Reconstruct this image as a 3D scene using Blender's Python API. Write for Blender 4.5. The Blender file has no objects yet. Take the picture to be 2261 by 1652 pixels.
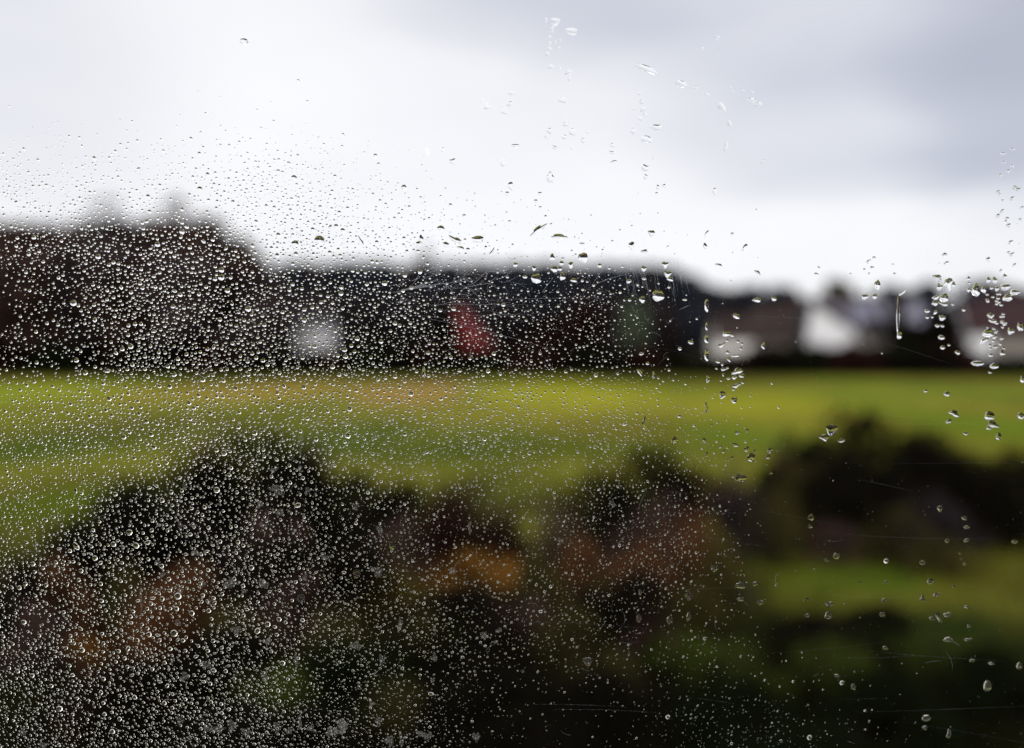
import bpy, math, random
import numpy as np
from mathutils import Vector
R = math.radians
rng = np.random.default_rng(7); random.seed(7)
sc = bpy.context.scene
col = sc.collection

# ------------------------------------------------------------------ camera
EYE = 3.5                      # eye height above the field
F = 1758.0                     # focal length in the working units (picture 2261 x 1652)
HY = 770.0                     # row of the horizon in those units
PITCH = math.atan((826 - HY) / F)
cam_d = bpy.data.cameras.new('camera'); cam = bpy.data.objects.new('camera', cam_d); col.objects.link(cam)
cam.location = (0, 0, EYE); cam.rotation_euler = (R(90) - PITCH, 0, 0)
cam_d.sensor_width = 36; cam_d.lens = 28; cam_d.clip_start = 0.02; cam_d.clip_end = 9000
cam_d.dof.use_dof = True; cam_d.dof.focus_distance = 0.414; cam_d.dof.aperture_fstop = 2.1; cam_d.dof.aperture_blades = 7
sc.camera = cam

# ------------------------------------------------------------------ world, overcast
w = bpy.data.worlds.new('World'); sc.world = w; w.use_nodes = True
nt = w.node_tree; nt.nodes.clear()
def N(nt, kind, **kw):
    n = nt.nodes.new(kind)
    for k, v in kw.items(): setattr(n, k, v)
    return n
SUN_EL, SUN_AZ = 30, 196
out = N(nt, 'ShaderNodeOutputWorld'); mixs = N(nt, 'ShaderNodeMixShader'); mixs.inputs[0].default_value = .93
sky = N(nt, 'ShaderNodeTexSky', sky_type='NISHITA'); sky.sun_disc = False
sky.sun_elevation = R(SUN_EL); sky.sun_rotation = R(SUN_AZ)
b1 = N(nt, 'ShaderNodeBackground'); b1.inputs[1].default_value = .08
b2 = N(nt, 'ShaderNodeBackground'); b2.inputs[1].default_value = 1.0
nt.links.new(sky.outputs[0], b1.inputs[0]); nt.links.new(b1.outputs[0], mixs.inputs[1]); nt.links.new(b2.outputs[0], mixs.inputs[2])
nt.links.new(mixs.outputs[0], out.inputs[0])
tc = N(nt, 'ShaderNodeTexCoord')
no = N(nt, 'ShaderNodeTexNoise'); no.inputs['Scale'].default_value = 2.2; no.inputs['Detail'].default_value = 4
mp = N(nt, 'ShaderNodeMapping'); mp.inputs['Scale'].default_value = (1, 1, 3.2)
nt.links.new(tc.outputs['Generated'], mp.inputs[0]); nt.links.new(mp.outputs[0], no.inputs['Vector'])
dist = N(nt, 'ShaderNodeVectorMath', operation='SUBTRACT'); dist.inputs[1].default_value = (.5, .5, .5)
nt.links.new(no.outputs['Color'], dist.inputs[0])
dsc = N(nt, 'ShaderNodeVectorMath', operation='SCALE'); dsc.inputs['Scale'].default_value = .16; nt.links.new(dist.outputs[0], dsc.inputs[0])
dv = N(nt, 'ShaderNodeVectorMath', operation='ADD'); nt.links.new(tc.outputs['Generated'], dv.inputs[0]); nt.links.new(dsc.outputs[0], dv.inputs[1])
def skydir(px, py):
    v = Vector(((px - 1130.5) / F, 1, (HY - py) / F)); v.normalize(); return v
rmp = N(nt, 'ShaderNodeMapRange'); rmp.inputs['From Min'].default_value = .35; rmp.inputs['From Max'].default_value = .75
rmp.inputs['To Min'].default_value = 0; rmp.inputs['To Max'].default_value = .12
nt.links.new(no.outputs['Fac'], rmp.inputs['Value'])
acc = rmp.outputs[0]
# darker banks of cloud, and a darkened upper right corner: centre, half width, half height (in the working units), depth
for (cx, cy, hw, hh, amt) in [(2000, -60, 1050, 330, .24), (2340, 120, 280, 400, .28), (2010, 370, 420, 75, .14), (-60, 150, 380, 330, .16), (1180, 60, 380, 130, .12), (1900, 260, 480, 160, .08)]:
    c = skydir(cx, cy)
    s = N(nt, 'ShaderNodeVectorMath', operation='SUBTRACT'); s.inputs[1].default_value = c; nt.links.new(dv.outputs[0], s.inputs[0])
    m = N(nt, 'ShaderNodeVectorMath', operation='MULTIPLY'); m.inputs[1].default_value = (F / hw, F / hw * .6, F / hh); nt.links.new(s.outputs[0], m.inputs[0])
    l = N(nt, 'ShaderNodeVectorMath', operation='LENGTH'); nt.links.new(m.outputs[0], l.inputs[0])
    mr = N(nt, 'ShaderNodeMapRange', interpolation_type='SMOOTHERSTEP')
    mr.inputs['From Min'].default_value = 1.35; mr.inputs['From Max'].default_value = .15
    mr.inputs['To Min'].default_value = 0; mr.inputs['To Max'].default_value = amt
    nt.links.new(l.outputs['Value'], mr.inputs['Value'])
    a = N(nt, 'ShaderNodeMath', operation='ADD'); nt.links.new(acc, a.inputs[0]); nt.links.new(mr.outputs[0], a.inputs[1]); acc = a.outputs[0]
cr = N(nt, 'ShaderNodeValToRGB')
cr.color_ramp.elements[0].position = 0; cr.color_ramp.elements[0].color = (1.09, 1.08, 1.11, 1)
cr.color_ramp.elements[1].position = 1; cr.color_ramp.elements[1].color = (.24, .26, .35, 1)
e = cr.color_ramp.elements.new(.12); e.color = (.99, .985, 1.02, 1)
e = cr.color_ramp.elements.new(.42); e.color = (.62, .64, .74, 1)
nt.links.new(acc, cr.inputs[0]); nt.links.new(cr.outputs[0], b2.inputs[0])

sun_d = bpy.data.lights.new('sun', 'SUN'); sun_d.energy = 1.5; sun_d.angle = R(45); sun_d.color = (1, .97, .92)
sun = bpy.data.objects.new('sun', sun_d); col.objects.link(sun)
# azimuth measured from +Y towards +X, the same direction for the sky
sd = Vector((math.sin(R(SUN_AZ)) * math.cos(R(SUN_EL)), math.cos(R(SUN_AZ)) * math.cos(R(SUN_EL)), math.sin(R(SUN_EL))))
sun.rotation_euler = sd.to_track_quat('Z', 'Y').to_euler(); sun.location = sd * 50

vs = sc.view_settings; vs.view_transform = 'Standard'; vs.look = 'None'; vs.exposure = 0; vs.gamma = 1
cy_ = sc.cycles
cy_.use_denoising = True; cy_.max_bounces = 14; cy_.transmission_bounces = 12; cy_.glossy_bounces = 8; cy_.diffuse_bounces = 3
cy_.transparent_max_bounces = 24; cy_.use_adaptive_sampling = False

# ------------------------------------------------------------------ helpers
def tag(o, label=None, cat=None, group=None, kind=None):
    for k, v in (('label', label), ('category', cat), ('group', group), ('kind', kind)):
        if v: o[k] = v
    return o
def empty(name, loc, rz=0):
    o = bpy.data.objects.new(name, None); o.location = loc; o.rotation_euler = (0, 0, rz); o.empty_display_size = .2
    col.objects.link(o); return o
def link(name, me, parent=None, loc=None, mat=None):
    o = bpy.data.objects.new(name, me); col.objects.link(o)
    if parent is not None: o.parent = parent
    if loc is not None: o.location = loc
    if mat is not None and not len(me.materials): me.materials.append(mat)
    return o
def mesh(name, v, f, mat=None, smooth=False):
    me = bpy.data.meshes.new(name)
    v = np.asarray(v, dtype=np.float32)
    if isinstance(f, np.ndarray):
        k = f.shape[1]; nf = len(f)
        me.vertices.add(len(v)); me.vertices.foreach_set('co', v.ravel())
        me.loops.add(nf * k); me.loops.foreach_set('vertex_index', f.astype(np.int32).ravel())
        me.polygons.add(nf); me.polygons.foreach_set('loop_start', np.arange(0, nf * k, k, dtype=np.int32))
        me.polygons.foreach_set('loop_total', np.full(nf, k, dtype=np.int32))
        me.update(calc_edges=True)
    else:
        me.from_pydata(v.tolist(), [], f); me.update()
    if smooth: me.polygons.foreach_set('use_smooth', np.ones(len(me.polygons), dtype=bool))
    if mat: me.materials.append(mat)
    return me
def copy_tree(o, parent=None):
    c = o.copy(); col.objects.link(c); c.parent = parent
    for ch in o.children: copy_tree(ch, c)
    return c
def box(x0, x1, y0, y1, z0, z1):
    v = [(x, y, z) for x in (x0, x1) for y in (y0, y1) for z in (z0, z1)]
    f = [(0, 1, 3, 2), (4, 6, 7, 5), (0, 4, 5, 1), (2, 3, 7, 6), (0, 2, 6, 4), (1, 5, 7, 3)]
    return v, f
def join(parts):
    V, Fc = [], []
    for v, f in parts:
        n = len(V); V += list(v); Fc += [tuple(i + n for i in q) for q in f]
    return V, Fc
def tube(pts, rad, seg=7):
    pts = [Vector(p) for p in pts]; V, Fc = [], []
    for i, p in enumerate(pts):
        d = (pts[min(i + 1, len(pts) - 1)] - pts[max(i - 1, 0)]).normalized()
        a = d.orthogonal().normalized(); b = d.cross(a)
        for k in range(seg):
            t = 2 * math.pi * k / seg
            V.append(p + (a * math.cos(t) + b * math.sin(t)) * rad[i])
    for i in range(len(pts) - 1):
        for k in range(seg):
            k2 = (k + 1) % seg
            Fc.append((i * seg + k, i * seg + k2, (i + 1) * seg + k2, (i + 1) * seg + k))
    Fc.append(tuple(range(seg - 1, -1, -1))); Fc.append(tuple(range((len(pts) - 1) * seg, len(pts) * seg)))
    return V, Fc

def at(px, py, Y):
    """the point at depth Y that the working-unit pixel looks at"""
    return Vector(((px - 1130.5) / F * Y, Y, EYE - (py - HY) / F * Y))

# ------------------------------------------------------------------ materials
def mat(name, base, rough=.8, var=.25, scale=6, spec=.3, bump=0, coord='Object', var2=None, metallic=0):
    m = bpy.data.materials.new(name); m.use_nodes = True; t = m.node_tree; p = t.nodes['Principled BSDF']
    p.inputs['Roughness'].default_value = rough; p.inputs['Specular IOR Level'].default_value = spec; p.inputs['Metallic'].default_value = metallic
    c = N(t, 'ShaderNodeTexCoord'); n = N(t, 'ShaderNodeTexNoise'); n.inputs['Scale'].default_value = scale; n.inputs['Detail'].default_value = 5
    t.links.new(c.outputs[coord], n.inputs['Vector'])
    r = N(t, 'ShaderNodeValToRGB'); r.color_ramp.elements[0].position = .3; r.color_ramp.elements[1].position = .7
    lo = [max(0, x * (1 - var)) for x in base]; hi = [x * (1 + var) for x in (var2 or base)]
    r.color_ramp.elements[0].color = (*lo, 1); r.color_ramp.elements[1].color = (*hi, 1)
    t.links.new(n.outputs['Fac'], r.inputs[0]); t.links.new(r.outputs[0], p.inputs['Base Color'])
    if bump:
        b = N(t, 'ShaderNodeBump'); b.inputs['Strength'].default_value = bump; t.links.new(n.outputs['Fac'], b.inputs['Height']); t.links.new(b.outputs[0], p.inputs['Normal'])
    return m
def leafmat(name, a, b, trans=.25):
    """foliage: colour differs from leaf to leaf, some light passes through"""
    m = bpy.data.materials.new(name); m.use_nodes = True; t = m.node_tree; t.nodes.clear()
    o = N(t, 'ShaderNodeOutputMaterial'); g = N(t, 'ShaderNodeNewGeometry'); r = N(t, 'ShaderNodeValToRGB')
    r.color_ramp.elements[0].color = (*a, 1); r.color_ramp.elements[1].color = (*b, 1)
    t.links.new(g.outputs['Random Per Island'], r.inputs[0])
    d = N(t, 'ShaderNodeBsdfDiffuse'); tr = N(t, 'ShaderNodeBsdfTranslucent'); mx = N(t, 'ShaderNodeMixShader'); mx.inputs[0].default_value = trans
    t.links.new(r.outputs[0], d.inputs[0]); t.links.new(r.outputs[0], tr.inputs[0])
    t.links.new(d.outputs[0], mx.inputs[1]); t.links.new(tr.outputs[0], mx.inputs[2]); t.links.new(mx.outputs[0], o.inputs[0])
    return m
M = {}
M['bark'] = mat('bark', (.025, .019, .015), .95, .4, 8, bump=.4, spec=0)
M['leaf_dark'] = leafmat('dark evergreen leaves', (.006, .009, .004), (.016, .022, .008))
M['leaf_brown'] = leafmat('brown autumn leaves', (.05, .032, .027), (.12, .07, .055))
M['leaf_bare'] = leafmat('dull brown twigs', (.05, .036, .04), (.12, .085, .085))
M['leaf_blue'] = leafmat('blue green needles', (.024, .030, .040), (.052, .062, .082))
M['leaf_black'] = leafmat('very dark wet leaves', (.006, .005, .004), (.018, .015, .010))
M['leaf_under'] = leafmat('dark undergrowth leaves', (.022, .017, .018), (.055, .042, .044))
M['leaf_maroon'] = leafmat('maroon leaves', (.02, .009, .008), (.045, .02, .015))
M['leaf_orange'] = leafmat('orange dying leaves', (.22, .10, .02), (.42, .20, .04))
M['leaf_rust'] = leafmat('rusty leaves', (.08, .038, .018), (.20, .09, .042))
M['leaf_olive'] = leafmat('olive leaves', (.04, .036, .012), (.09, .075, .025))
M['leaf_green'] = leafmat('green leaves', (.04, .06, .010), (.09, .11, .02))
M['leaf_dullgreen'] = leafmat('dull green leaves', (.08, .10, .06), (.15, .18, .11))
M['leaf_yellow'] = leafmat('yellow leaves', (.09, .07, .015), (.20, .15, .035))
M['white'] = mat('white render', (.84, .82, .84), .85, .06, 2)
M['cream'] = mat('cream render', (.84, .79, .75), .85, .05, 2)
M['lilac'] = mat('pale lilac grey render', (.42, .41, .52), .85, .06, 2)
M['greige'] = mat('dull beige render', (.25, .22, .19), .85, .1, 2)  # also the shed wall, where it stands for white in shade
M['pinkish'] = mat('brown pink render', (.22, .15, .14), .85, .1, 2)
M['red'] = mat('red painted boards', (.17, .012, .013), .7, .25, 1.5)
M['roof_dark'] = mat('dark roof tiles', (.035, .03, .035), .8, .3, 5)
M['roof_grey'] = mat('grey roof tiles', (.085, .075, .09), .8, .15, 3)
M['roof_brown'] = mat('red brown roof tiles', (.03, .018, .016), .85, .3, 4)
M['roof_maroon'] = mat('maroon roof tiles', (.035, .015, .018), .85, .3, 4)
M['frame'] = mat('white window frame', (.6, .6, .6), .5, .05)
M['door'] = mat('brown door', (.08, .05, .03), .5, .2)
gl = bpy.data.materials.new('dark window glass'); gl.use_nodes = True
gl.node_tree.nodes['Principled BSDF'].inputs['Base Color'].default_value = (.02, .022, .025, 1); gl.node_tree.nodes['Principled BSDF'].inputs['Roughness'].default_value = .08
M['glass'] = gl

# ------------------------------------------------------------------ terrain
def sstep(a, b, x):
    t = np.clip((x - a) / (b - a), 0, 1); return t * t * (3 - 2 * t)
def hgt(x, y):
    x = np.asarray(x, float); y = np.asarray(y, float)
    h = 2.0 * sstep(108, 135, y) + .018 * np.maximum(0, y - 135)
    h = h + .25 * np.sin(x * .11 + 1) * np.sin(y * .09) * sstep(4, 20, y) * (1 - sstep(60, 90, y))
    return h
def axis(lo, hi, step, far, g=1.25):
    a = list(np.arange(lo, hi + 1e-6, step)); s = step; p = hi
    while p < far: s *= g; p += s; a.append(p)
    s = step; p = lo; b = []
    while p > -far: s *= g; p -= s; b.append(p)
    return np.array(b[::-1] + a)
xs = axis(-75, 75, .8, 4000); ys = axis(-2, 125, .8, 4000)
GX, GY = np.meshgrid(xs, ys); GZ = hgt(GX, GY)
nx, ny = len(xs), len(ys)
V = np.stack([GX, GY, GZ], -1).reshape(-1, 3)
i = np.arange(nx * ny).reshape(ny, nx)
Fq = np.stack([i[:-1, :-1], i[:-1, 1:], i[1:, 1:], i[1:, :-1]], -1).reshape(-1, 4)
def ground_at(px, py):
    Y = EYE * F / max(py - HY, 5); return (px - 1130.5) / F * Y, Y
# what grows where: grass, moss, dead stalks and bare wet soil as patches of real ground cover
cg = np.zeros((len(V), 3)); cg[:] = (.185, .19, .026)
def vn(x, y, s, seed):
    """smooth value noise"""
    r = np.random.default_rng(seed).random((64, 64)); u = x / s; v = y / s
    iu = np.floor(u).astype(int); iv = np.floor(v).astype(int); fu = u - iu; fv = v - iv
    fu = fu * fu * (3 - 2 * fu); fv = fv * fv * (3 - 2 * fv)
    g = lambda a, b: r[a % 64, b % 64]
    return (g(iu, iv) * (1 - fu) + g(iu + 1, iv) * fu) * (1 - fv) + (g(iu, iv + 1) * (1 - fu) + g(iu + 1, iv + 1) * fu) * fv
X_, Y_ = V[:, 0], V[:, 1]
n1 = vn(X_, Y_, 9, 1); n2 = vn(X_, Y_, 3.1, 2); n3 = vn(X_, Y_, 22, 3)
def blend(mask, c):
    global cg
    cg = cg * (1 - mask[:, None]) + np.array(c) * mask[:, None]
blend(.6 * sstep(.5, .75, n1), (.08, .12, .014))
blend(.5 * sstep(.6, .85, n2), (.10, .085, .02))
blend(.45 * sstep(.55, .85, n3), (.25, .19, .035))
n4 = vn(X_, Y_ * .55, 6.5, 17)
blend(.55 * sstep(.55, .8, n4), (.085, .10, .02))
blend(.5 * sstep(.6, .85, 1 - n4), (.27, .26, .03))
def patch(px, py, wx, wy, c, amt=1.0):
    x0, y0 = ground_at(px, py); _, ya = ground_at(px, py + wy); _, yb = ground_at(px, max(py - wy, HY + 30))
    sx = wx / F * y0; sy = np.where(Y_ > y0, yb - y0, y0 - ya)
    d = np.sqrt(((X_ - x0) / sx) ** 2 + ((Y_ - y0) / sy) ** 2) + (n2 - .5) * .5
    blend(amt * (1 - sstep(.45, 1.15, d)), c)
for a in [
    (80, 868, 170, 26, (.24, .33, .016), .95), (240, 870, 150, 20, (.25, .20, .03), .9), (560, 868, 260, 26, (.30, .20, .04), .9),
    (900, 868, 160, 26, (.31, .19, .05), .9), (1250, 868, 260, 28, (.31, .30, .02), .7), (1690, 888, 230, 24, (.27, .27, .022), .85),
    (2080, 870, 120, 40, (.10, .17, .015), .9), (2230, 960, 90, 60, (.17, .20, .02), .8), (2150, 930, 120, 60, (.10, .18, .015), .7),
    (1640, 965, 120, 40, (.13, .18, .02), .8), (100, 980, 260, 45, (.07, .10, .015), .9), (700, 985, 220, 40, (.08, .11, .02), .9),
    (830, 960, 120, 30, (.08, .11, .02), .7), (300, 940, 200, 30, (.11, .10, .025), .7), (1080, 985, 250, 45, (.11, .13, .02), .8), (1200, 1020, 130, 30, (.20, .19, .02), .8),
    (60, 1120, 140, 60, (.10, .13, .012), .9), (1370, 960, 200, 30, (.16, .13, .025), .7),
    (1080, 1130, 260, 70, (.05, .048, .014), .95), (1175, 1095, 60, 30, (.13, .14, .02), .9), (1050, 1010, 420, 40, (.07, .09, .014), .7), (1950, 1290, 420, 60, (.10, .12, .014), 1), (2180, 1290, 140, 50, (.15, .13, .02), .9), (1950, 1290, 150, 30, (.09, .16, .015), .7),
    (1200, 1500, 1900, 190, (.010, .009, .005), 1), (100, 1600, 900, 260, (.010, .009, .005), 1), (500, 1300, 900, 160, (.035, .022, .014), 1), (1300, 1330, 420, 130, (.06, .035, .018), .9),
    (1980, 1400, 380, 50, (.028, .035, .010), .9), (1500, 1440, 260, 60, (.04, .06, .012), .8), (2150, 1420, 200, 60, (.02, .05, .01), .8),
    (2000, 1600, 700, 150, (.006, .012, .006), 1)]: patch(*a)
blend(.85 * sstep(74, 96, Y_ + 16 * (n1 - .5)), (.055, .055, .014))
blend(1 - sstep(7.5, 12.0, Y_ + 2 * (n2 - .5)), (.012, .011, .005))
blend((1 - sstep(14, 22, Y_ + 6 * (n1 - .5))) * sstep(.85, 1.1, np.abs(X_) / (.64 * Y_ + .5)), (.03, .03, .008))
blend(sstep(100, 104, Y_), (.035, .03, .02))
gm = mesh('ground', V, Fq, smooth=True)
ca = gm.color_attributes.new('cover', 'FLOAT_COLOR', 'POINT')
ca.data.foreach_set('color', np.concatenate([cg, np.ones((len(cg), 1))], 1).astype(np.float32).ravel())
m = bpy.data.materials.new('grassy ground'); m.use_nodes = True; t = m.node_tree; p = t.nodes['Principled BSDF']; p.inputs['Roughness'].default_value = .9; p.inputs['Specular IOR Level'].default_value = 0
at_n = N(t, 'ShaderNodeAttribute', attribute_name='cover'); tcn = N(t, 'ShaderNodeTexCoord'); nn = N(t, 'ShaderNodeTexNoise'); nn.inputs['Scale'].default_value = 1.7; nn.inputs['Detail'].default_value = 8
t.links.new(tcn.outputs['Object'], nn.inputs['Vector'])
mr = N(t, 'ShaderNodeMapRange'); mr.inputs['From Min'].default_value = .3; mr.inputs['From Max'].default_value = .7; mr.inputs['To Min'].default_value = .6; mr.inputs['To Max'].default_value = 1.35
t.links.new(nn.outputs['Fac'], mr.inputs[0]); sclv = N(t, 'ShaderNodeVectorMath', operation='SCALE'); t.links.new(at_n.outputs['Color'], sclv.inputs[0]); t.links.new(mr.outputs[0], sclv.inputs['Scale'])
t.links.new(sclv.outputs[0], p.inputs['Base Color'])
bp = N(t, 'ShaderNodeBump'); bp.inputs['Strength'].default_value = .6; bp.inputs['Distance'].default_value = .1; t.links.new(nn.outputs['Fac'], bp.inputs['Height']); t.links.new(bp.outputs[0], p.inputs['Normal'])
gm.materials.append(m)
tag(link('ground', gm), kind='structure')

# grass blades on the near part of the field
def grass(n, ylo, yhi, hgt_m, wid):
    yy = ylo + (yhi - ylo) * rng.random(n) ** 1.3; xx = (rng.random(n) - .5) * 1.5 * yy
    zz = hgt(xx, yy); a = rng.random(n) * 2 * math.pi; h = hgt_m * (.5 + rng.random(n)); l = h * .5 * (rng.random(n) - .5); l2 = h * .5 * (rng.random(n) - .5)
    dx, dy = np.cos(a) * wid, np.sin(a) * wid
    v = np.stack([np.stack([xx - dx, yy - dy, zz], -1), np.stack([xx + dx, yy + dy, zz], -1), np.stack([xx + l, yy + l2, zz + h], -1)], 1).reshape(-1, 3)
    return v, np.arange(3 * n).reshape(-1, 3), xx, yy
gv, gf, gx, gy = grass(60000, 6, 45, .22, .012)
from_x = np.clip(np.searchsorted(xs, gx), 0, nx - 1); from_y = np.clip(np.searchsorted(ys, gy), 0, ny - 1)
gc = cg.reshape(ny, nx, 3)[from_y, from_x] * (.7 + .7 * rng.random((len(gx), 1)))
me = mesh('grass', gv, gf); ca = me.color_attributes.new('cover', 'FLOAT_COLOR', 'POINT')
ca.data.foreach_set('color', np.concatenate([np.repeat(gc, 3, 0), np.ones((3 * len(gx), 1))], 1).astype(np.float32).ravel())
gmat = bpy.data.materials.new('grass blades'); gmat.use_nodes = True; t = gmat.node_tree; at_n = N(t, 'ShaderNodeAttribute', attribute_name='cover')
t.nodes['Principled BSDF'].inputs['Roughness'].default_value = .9; t.nodes['Principled BSDF'].inputs['Specular IOR Level'].default_value = 0; t.links.new(at_n.outputs['Color'], t.nodes['Principled BSDF'].inputs['Base Color'])
me.materials.append(gmat)
tag(link('grass', me), 'rough meadow grass of yellow green and olive blades on the field', 'grass', kind='stuff')

# ------------------------------------------------------------------ foliage
def leaves(cent, rad, n, size, squash=1.0, shell=.35):
    """n small leaf faces spread through a set of clumps"""
    cent = np.asarray(cent, float); rad = np.asarray(rad, float)
    w_ = rad ** 2; k = rng.choice(len(cent), n, p=w_ / w_.sum())
    d = rng.normal(size=(n, 3)); d /= np.linalg.norm(d, axis=1)[:, None]
    r = (shell + (1 - shell) * rng.random(n)) ** .6
    c = cent[k] + d * (rad[k] * r * (.85 + .3 * rng.random(n)))[:, None] * np.array([1, 1, squash])
    a = rng.normal(size=(n, 3)); a /= np.linalg.norm(a, axis=1)[:, None]
    b = np.cross(a, rng.normal(size=(n, 3))); b /= np.linalg.norm(b, axis=1)[:, None]
    s = (size * (.5 + rng.random(n)))[:, None]
    v = np.stack([c - a * s, c + b * s * .5, c + a * s, c - b * s * .5], 1).reshape(-1, 3)
    return v, np.arange(4 * n).reshape(-1, 4)

def round_tree(h, rad, n, size, seed, name='tree'):
    """returns trunk and crown meshes for a broad tree of height h"""
    rs = np.random.RandomState(seed); parts = []
    top = Vector((rs.normal() * .2, rs.normal() * .2, h * .8))
    parts.append(tube([(0, 0, -.5), (rs.normal() * .1, rs.normal() * .1, h * .3), top], [h * .028, h * .02, h * .006]))
    cent, rads = [], []
    nb = 16
    for k in range(nb):
        t = .22 + .72 * (k + .5) / nb; a = k * 2.4 + rs.rand(); w_ = rad * math.sin(math.pi * min(1, (t - .1) / .95)) ** .6 * (.55 + .35 * rs.rand())
        p = Vector((math.cos(a) * w_, math.sin(a) * w_, h * t)); s0 = Vector((0, 0, h * max(.15, t - .22)))
        parts.append(tube([s0, (s0 + p) / 2 + Vector((0, 0, h * .03)), p], [h * .012, h * .008, h * .003], 5))
        cent.append(p); rads.append(rad * (.30 + .2 * rs.rand()))
    cent.append(Vector((0, 0, h * .93))); rads.append(rad * .28)
    cent.append(Vector((0, 0, h * .55))); rads.append(rad * .5)
    tv, tf = join(parts)
    tm = mesh('trunk', tv, tf, M['bark'], True)
    lv, lf = leaves(cent, rads, n, size)
    return tm, mesh('crown', lv, lf)
def cone_tree(h, rad, n, size, seed):
    rs = np.random.RandomState(seed)
    tv, tf = tube([(0, 0, -.5), (0, 0, h * .5), (0, 0, h * .97)], [h * .018, h * .01, h * .002])
    parts = [(tv, tf)]; cent, rads = [], []
    for k in range(34):
        t = .12 + .86 * k / 34; rr = rad * (1 - t) ** .85; a = k * 2.4
        for q in range(3 if t < .7 else 1):
            aa = a + q * 2.1; p = Vector((math.cos(aa) * rr * .6, math.sin(aa) * rr * .6, h * t - rr * .2))
            cent.append(p); rads.append(max(.25, rr * .5))
        parts.append(tube([(0, 0, h * t), (math.cos(a) * rr, math.sin(a) * rr, h * t - rr * .3)], [h * .004, h * .001], 4))
    tv, tf = join(parts); lv, lf = leaves(cent, rads, n, size, .6)
    return mesh('trunk', tv, tf, M['bark'], True), mesh('crown', lv, lf)
def bush(h, rad, n, size, seed):
    """unit: many stems from the ground, clumps of leaves over a dome"""
    rs = np.random.RandomState(seed); parts, cent, rads = [], [], []
    for k in range(22):
        a = rs.rand() * 6.28; t = rs.rand() ** .5; ph = (1 - t ** 2.2)
        p = Vector((math.cos(a) * rad * t * .85, math.sin(a) * rad * t * .85, h * (.2 + .68 * ph * (.7 + .4 * rs.rand()))))
        parts.append(tube([(p.x * .15, p.y * .15, -.15), (p.x * .6, p.y * .6, p.z * .6), p], [.03, .02, .006], 5))
        cent.append(p); rads.append(rad * (.22 + .16 * rs.rand()))
        if k % 3 == 0:
            cent.append(Vector((p.x, p.y, p.z * .4))); rads.append(rad * .3)
    for k in range(6):                                   # long shoots that stick out of the dome
        a = rs.rand() * 6.28; l = h * (.95 + .2 * rs.rand())
        q = Vector((math.cos(a) * rad * .6, math.sin(a) * rad * .6, l))
        parts.append(tube([(0, 0, 0), q * .6, q], [.02, .012, .004], 4))
    tv, tf = join(parts); lv, lf = leaves(cent, rads, n, size)
    return mesh('stems', tv, tf, M['bark'], True), mesh('foliage', lv, lf)

proto_round = [round_tree(15, 4.2, 7000, .34, s) for s in (1, 2, 3, 4)]
proto_sparse = [round_tree(15, 3.6, 1500, .20, 31)]
proto_cone = [cone_tree(18, 3.4, 8000, .32, s) for s in (5, 6)]
proto_bush = [bush(2.2, 1.9, 9000, .06, s) for s in (11, 12, 13, 14)]
proto_far_bush = [bush(3.0, 2.8, 6000, .17, s) for s in (21, 22)]
def plant(name, pair, names, loc, s, rz, m, label, cat, group, sz=None):
    o = empty(name, loc, rz); sx = s if not isinstance(s, tuple) else s[0]; zz = s if not isinstance(s, tuple) else s[1]
    o.scale = (sx, sx, zz)
    link(names[0], pair[0], o)
    if not len(pair[1].materials): pair[1].materials.append(M['leaf_dark'])
    c = link(names[1], pair[1], o); c.material_slots[0].link = 'OBJECT'; c.material_slots[0].material = m
    tag(o, label, cat, group); return o
ORD = ['first', 'second', 'third', 'fourth', 'fifth', 'sixth', 'seventh', 'eighth', 'ninth', 'tenth', 'eleventh', 'twelfth', 'thirteenth', 'fourteenth', 'fifteenth', 'sixteenth', 'seventeenth', 'eighteenth', 'nineteenth', 'twentieth'] + ['twenty-' + q for q in ('first', 'second', 'third', 'fourth', 'fifth', 'sixth', 'seventh', 'eighth', 'ninth')]
def tree_at(px, topy, Y, kind, m, label, group, width=1.0, name='tree'):
    p = at(px, topy, Y); base = float(hgt(p.x, Y)); H = p.z - base
    pr = random.choice(proto_cone if kind == 'cone' else proto_sparse if kind == 'sparse' else proto_round); h0 = 18 if kind == 'cone' else 15
    return plant(name, pr, ('trunk', 'crown'), (p.x, Y, base), (H / h0 * width, H / h0), random.random() * 6.28, m, label, 'tree', group)

# the wood on the left: front row of brown trees, tall ones standing out
xs_l = [(-40, 496, 'leaf_brown'), (40, 494, 'leaf_brown'), (130, 498, 'leaf_brown'), (238, 428, 'leaf_bare'), (300, 490, 'leaf_bare'), (395, 432, 'leaf_brown'), (190, 500, 'leaf_bare'), (345, 486, 'leaf_brown'), (450, 492, 'leaf_brown'), (505, 528, 'leaf_bare'), (548, 556, 'leaf_bare'), (584, 582, 'leaf_bare')]
xs_l2 = [(10, 560, 'leaf_brown'), (110, 570, 'leaf_brown'), (215, 585, 'leaf_under'), (300, 570, 'leaf_brown'), (420, 560, 'leaf_bare'), (500, 610, 'leaf_black'), (560, 650, 'leaf_bare')]
for i_, (px, ty, mm) in enumerate(xs_l):
    nm = 'tall thin bare-topped tree rising above the left wood, left of the gap' if i_ == 3 else 'tallest brown tree of the left wood, right of the gap' if i_ == 5 else f'{mm[5:]} tree at the back of the wood, under the {["far left sky", "sky left of the thin tree", "sky beside the thin tree", "", "gap between the two tall trees", "", "thin tree", "tallest tree", "slope beside the tallest tree", "upper slope of its skyline", "middle slope of its skyline", "foot of its skyline"][i_]}'
    tree_at(px, ty, 112 + 4 * (i_ % 2), 'sparse' if i_ in (3, 5) else 'round', M[mm], nm, 'trees of the wood on the left', .62 if i_ == 3 else .95 if i_ == 5 else .75 if i_ > 9 else 1.3)
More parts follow.
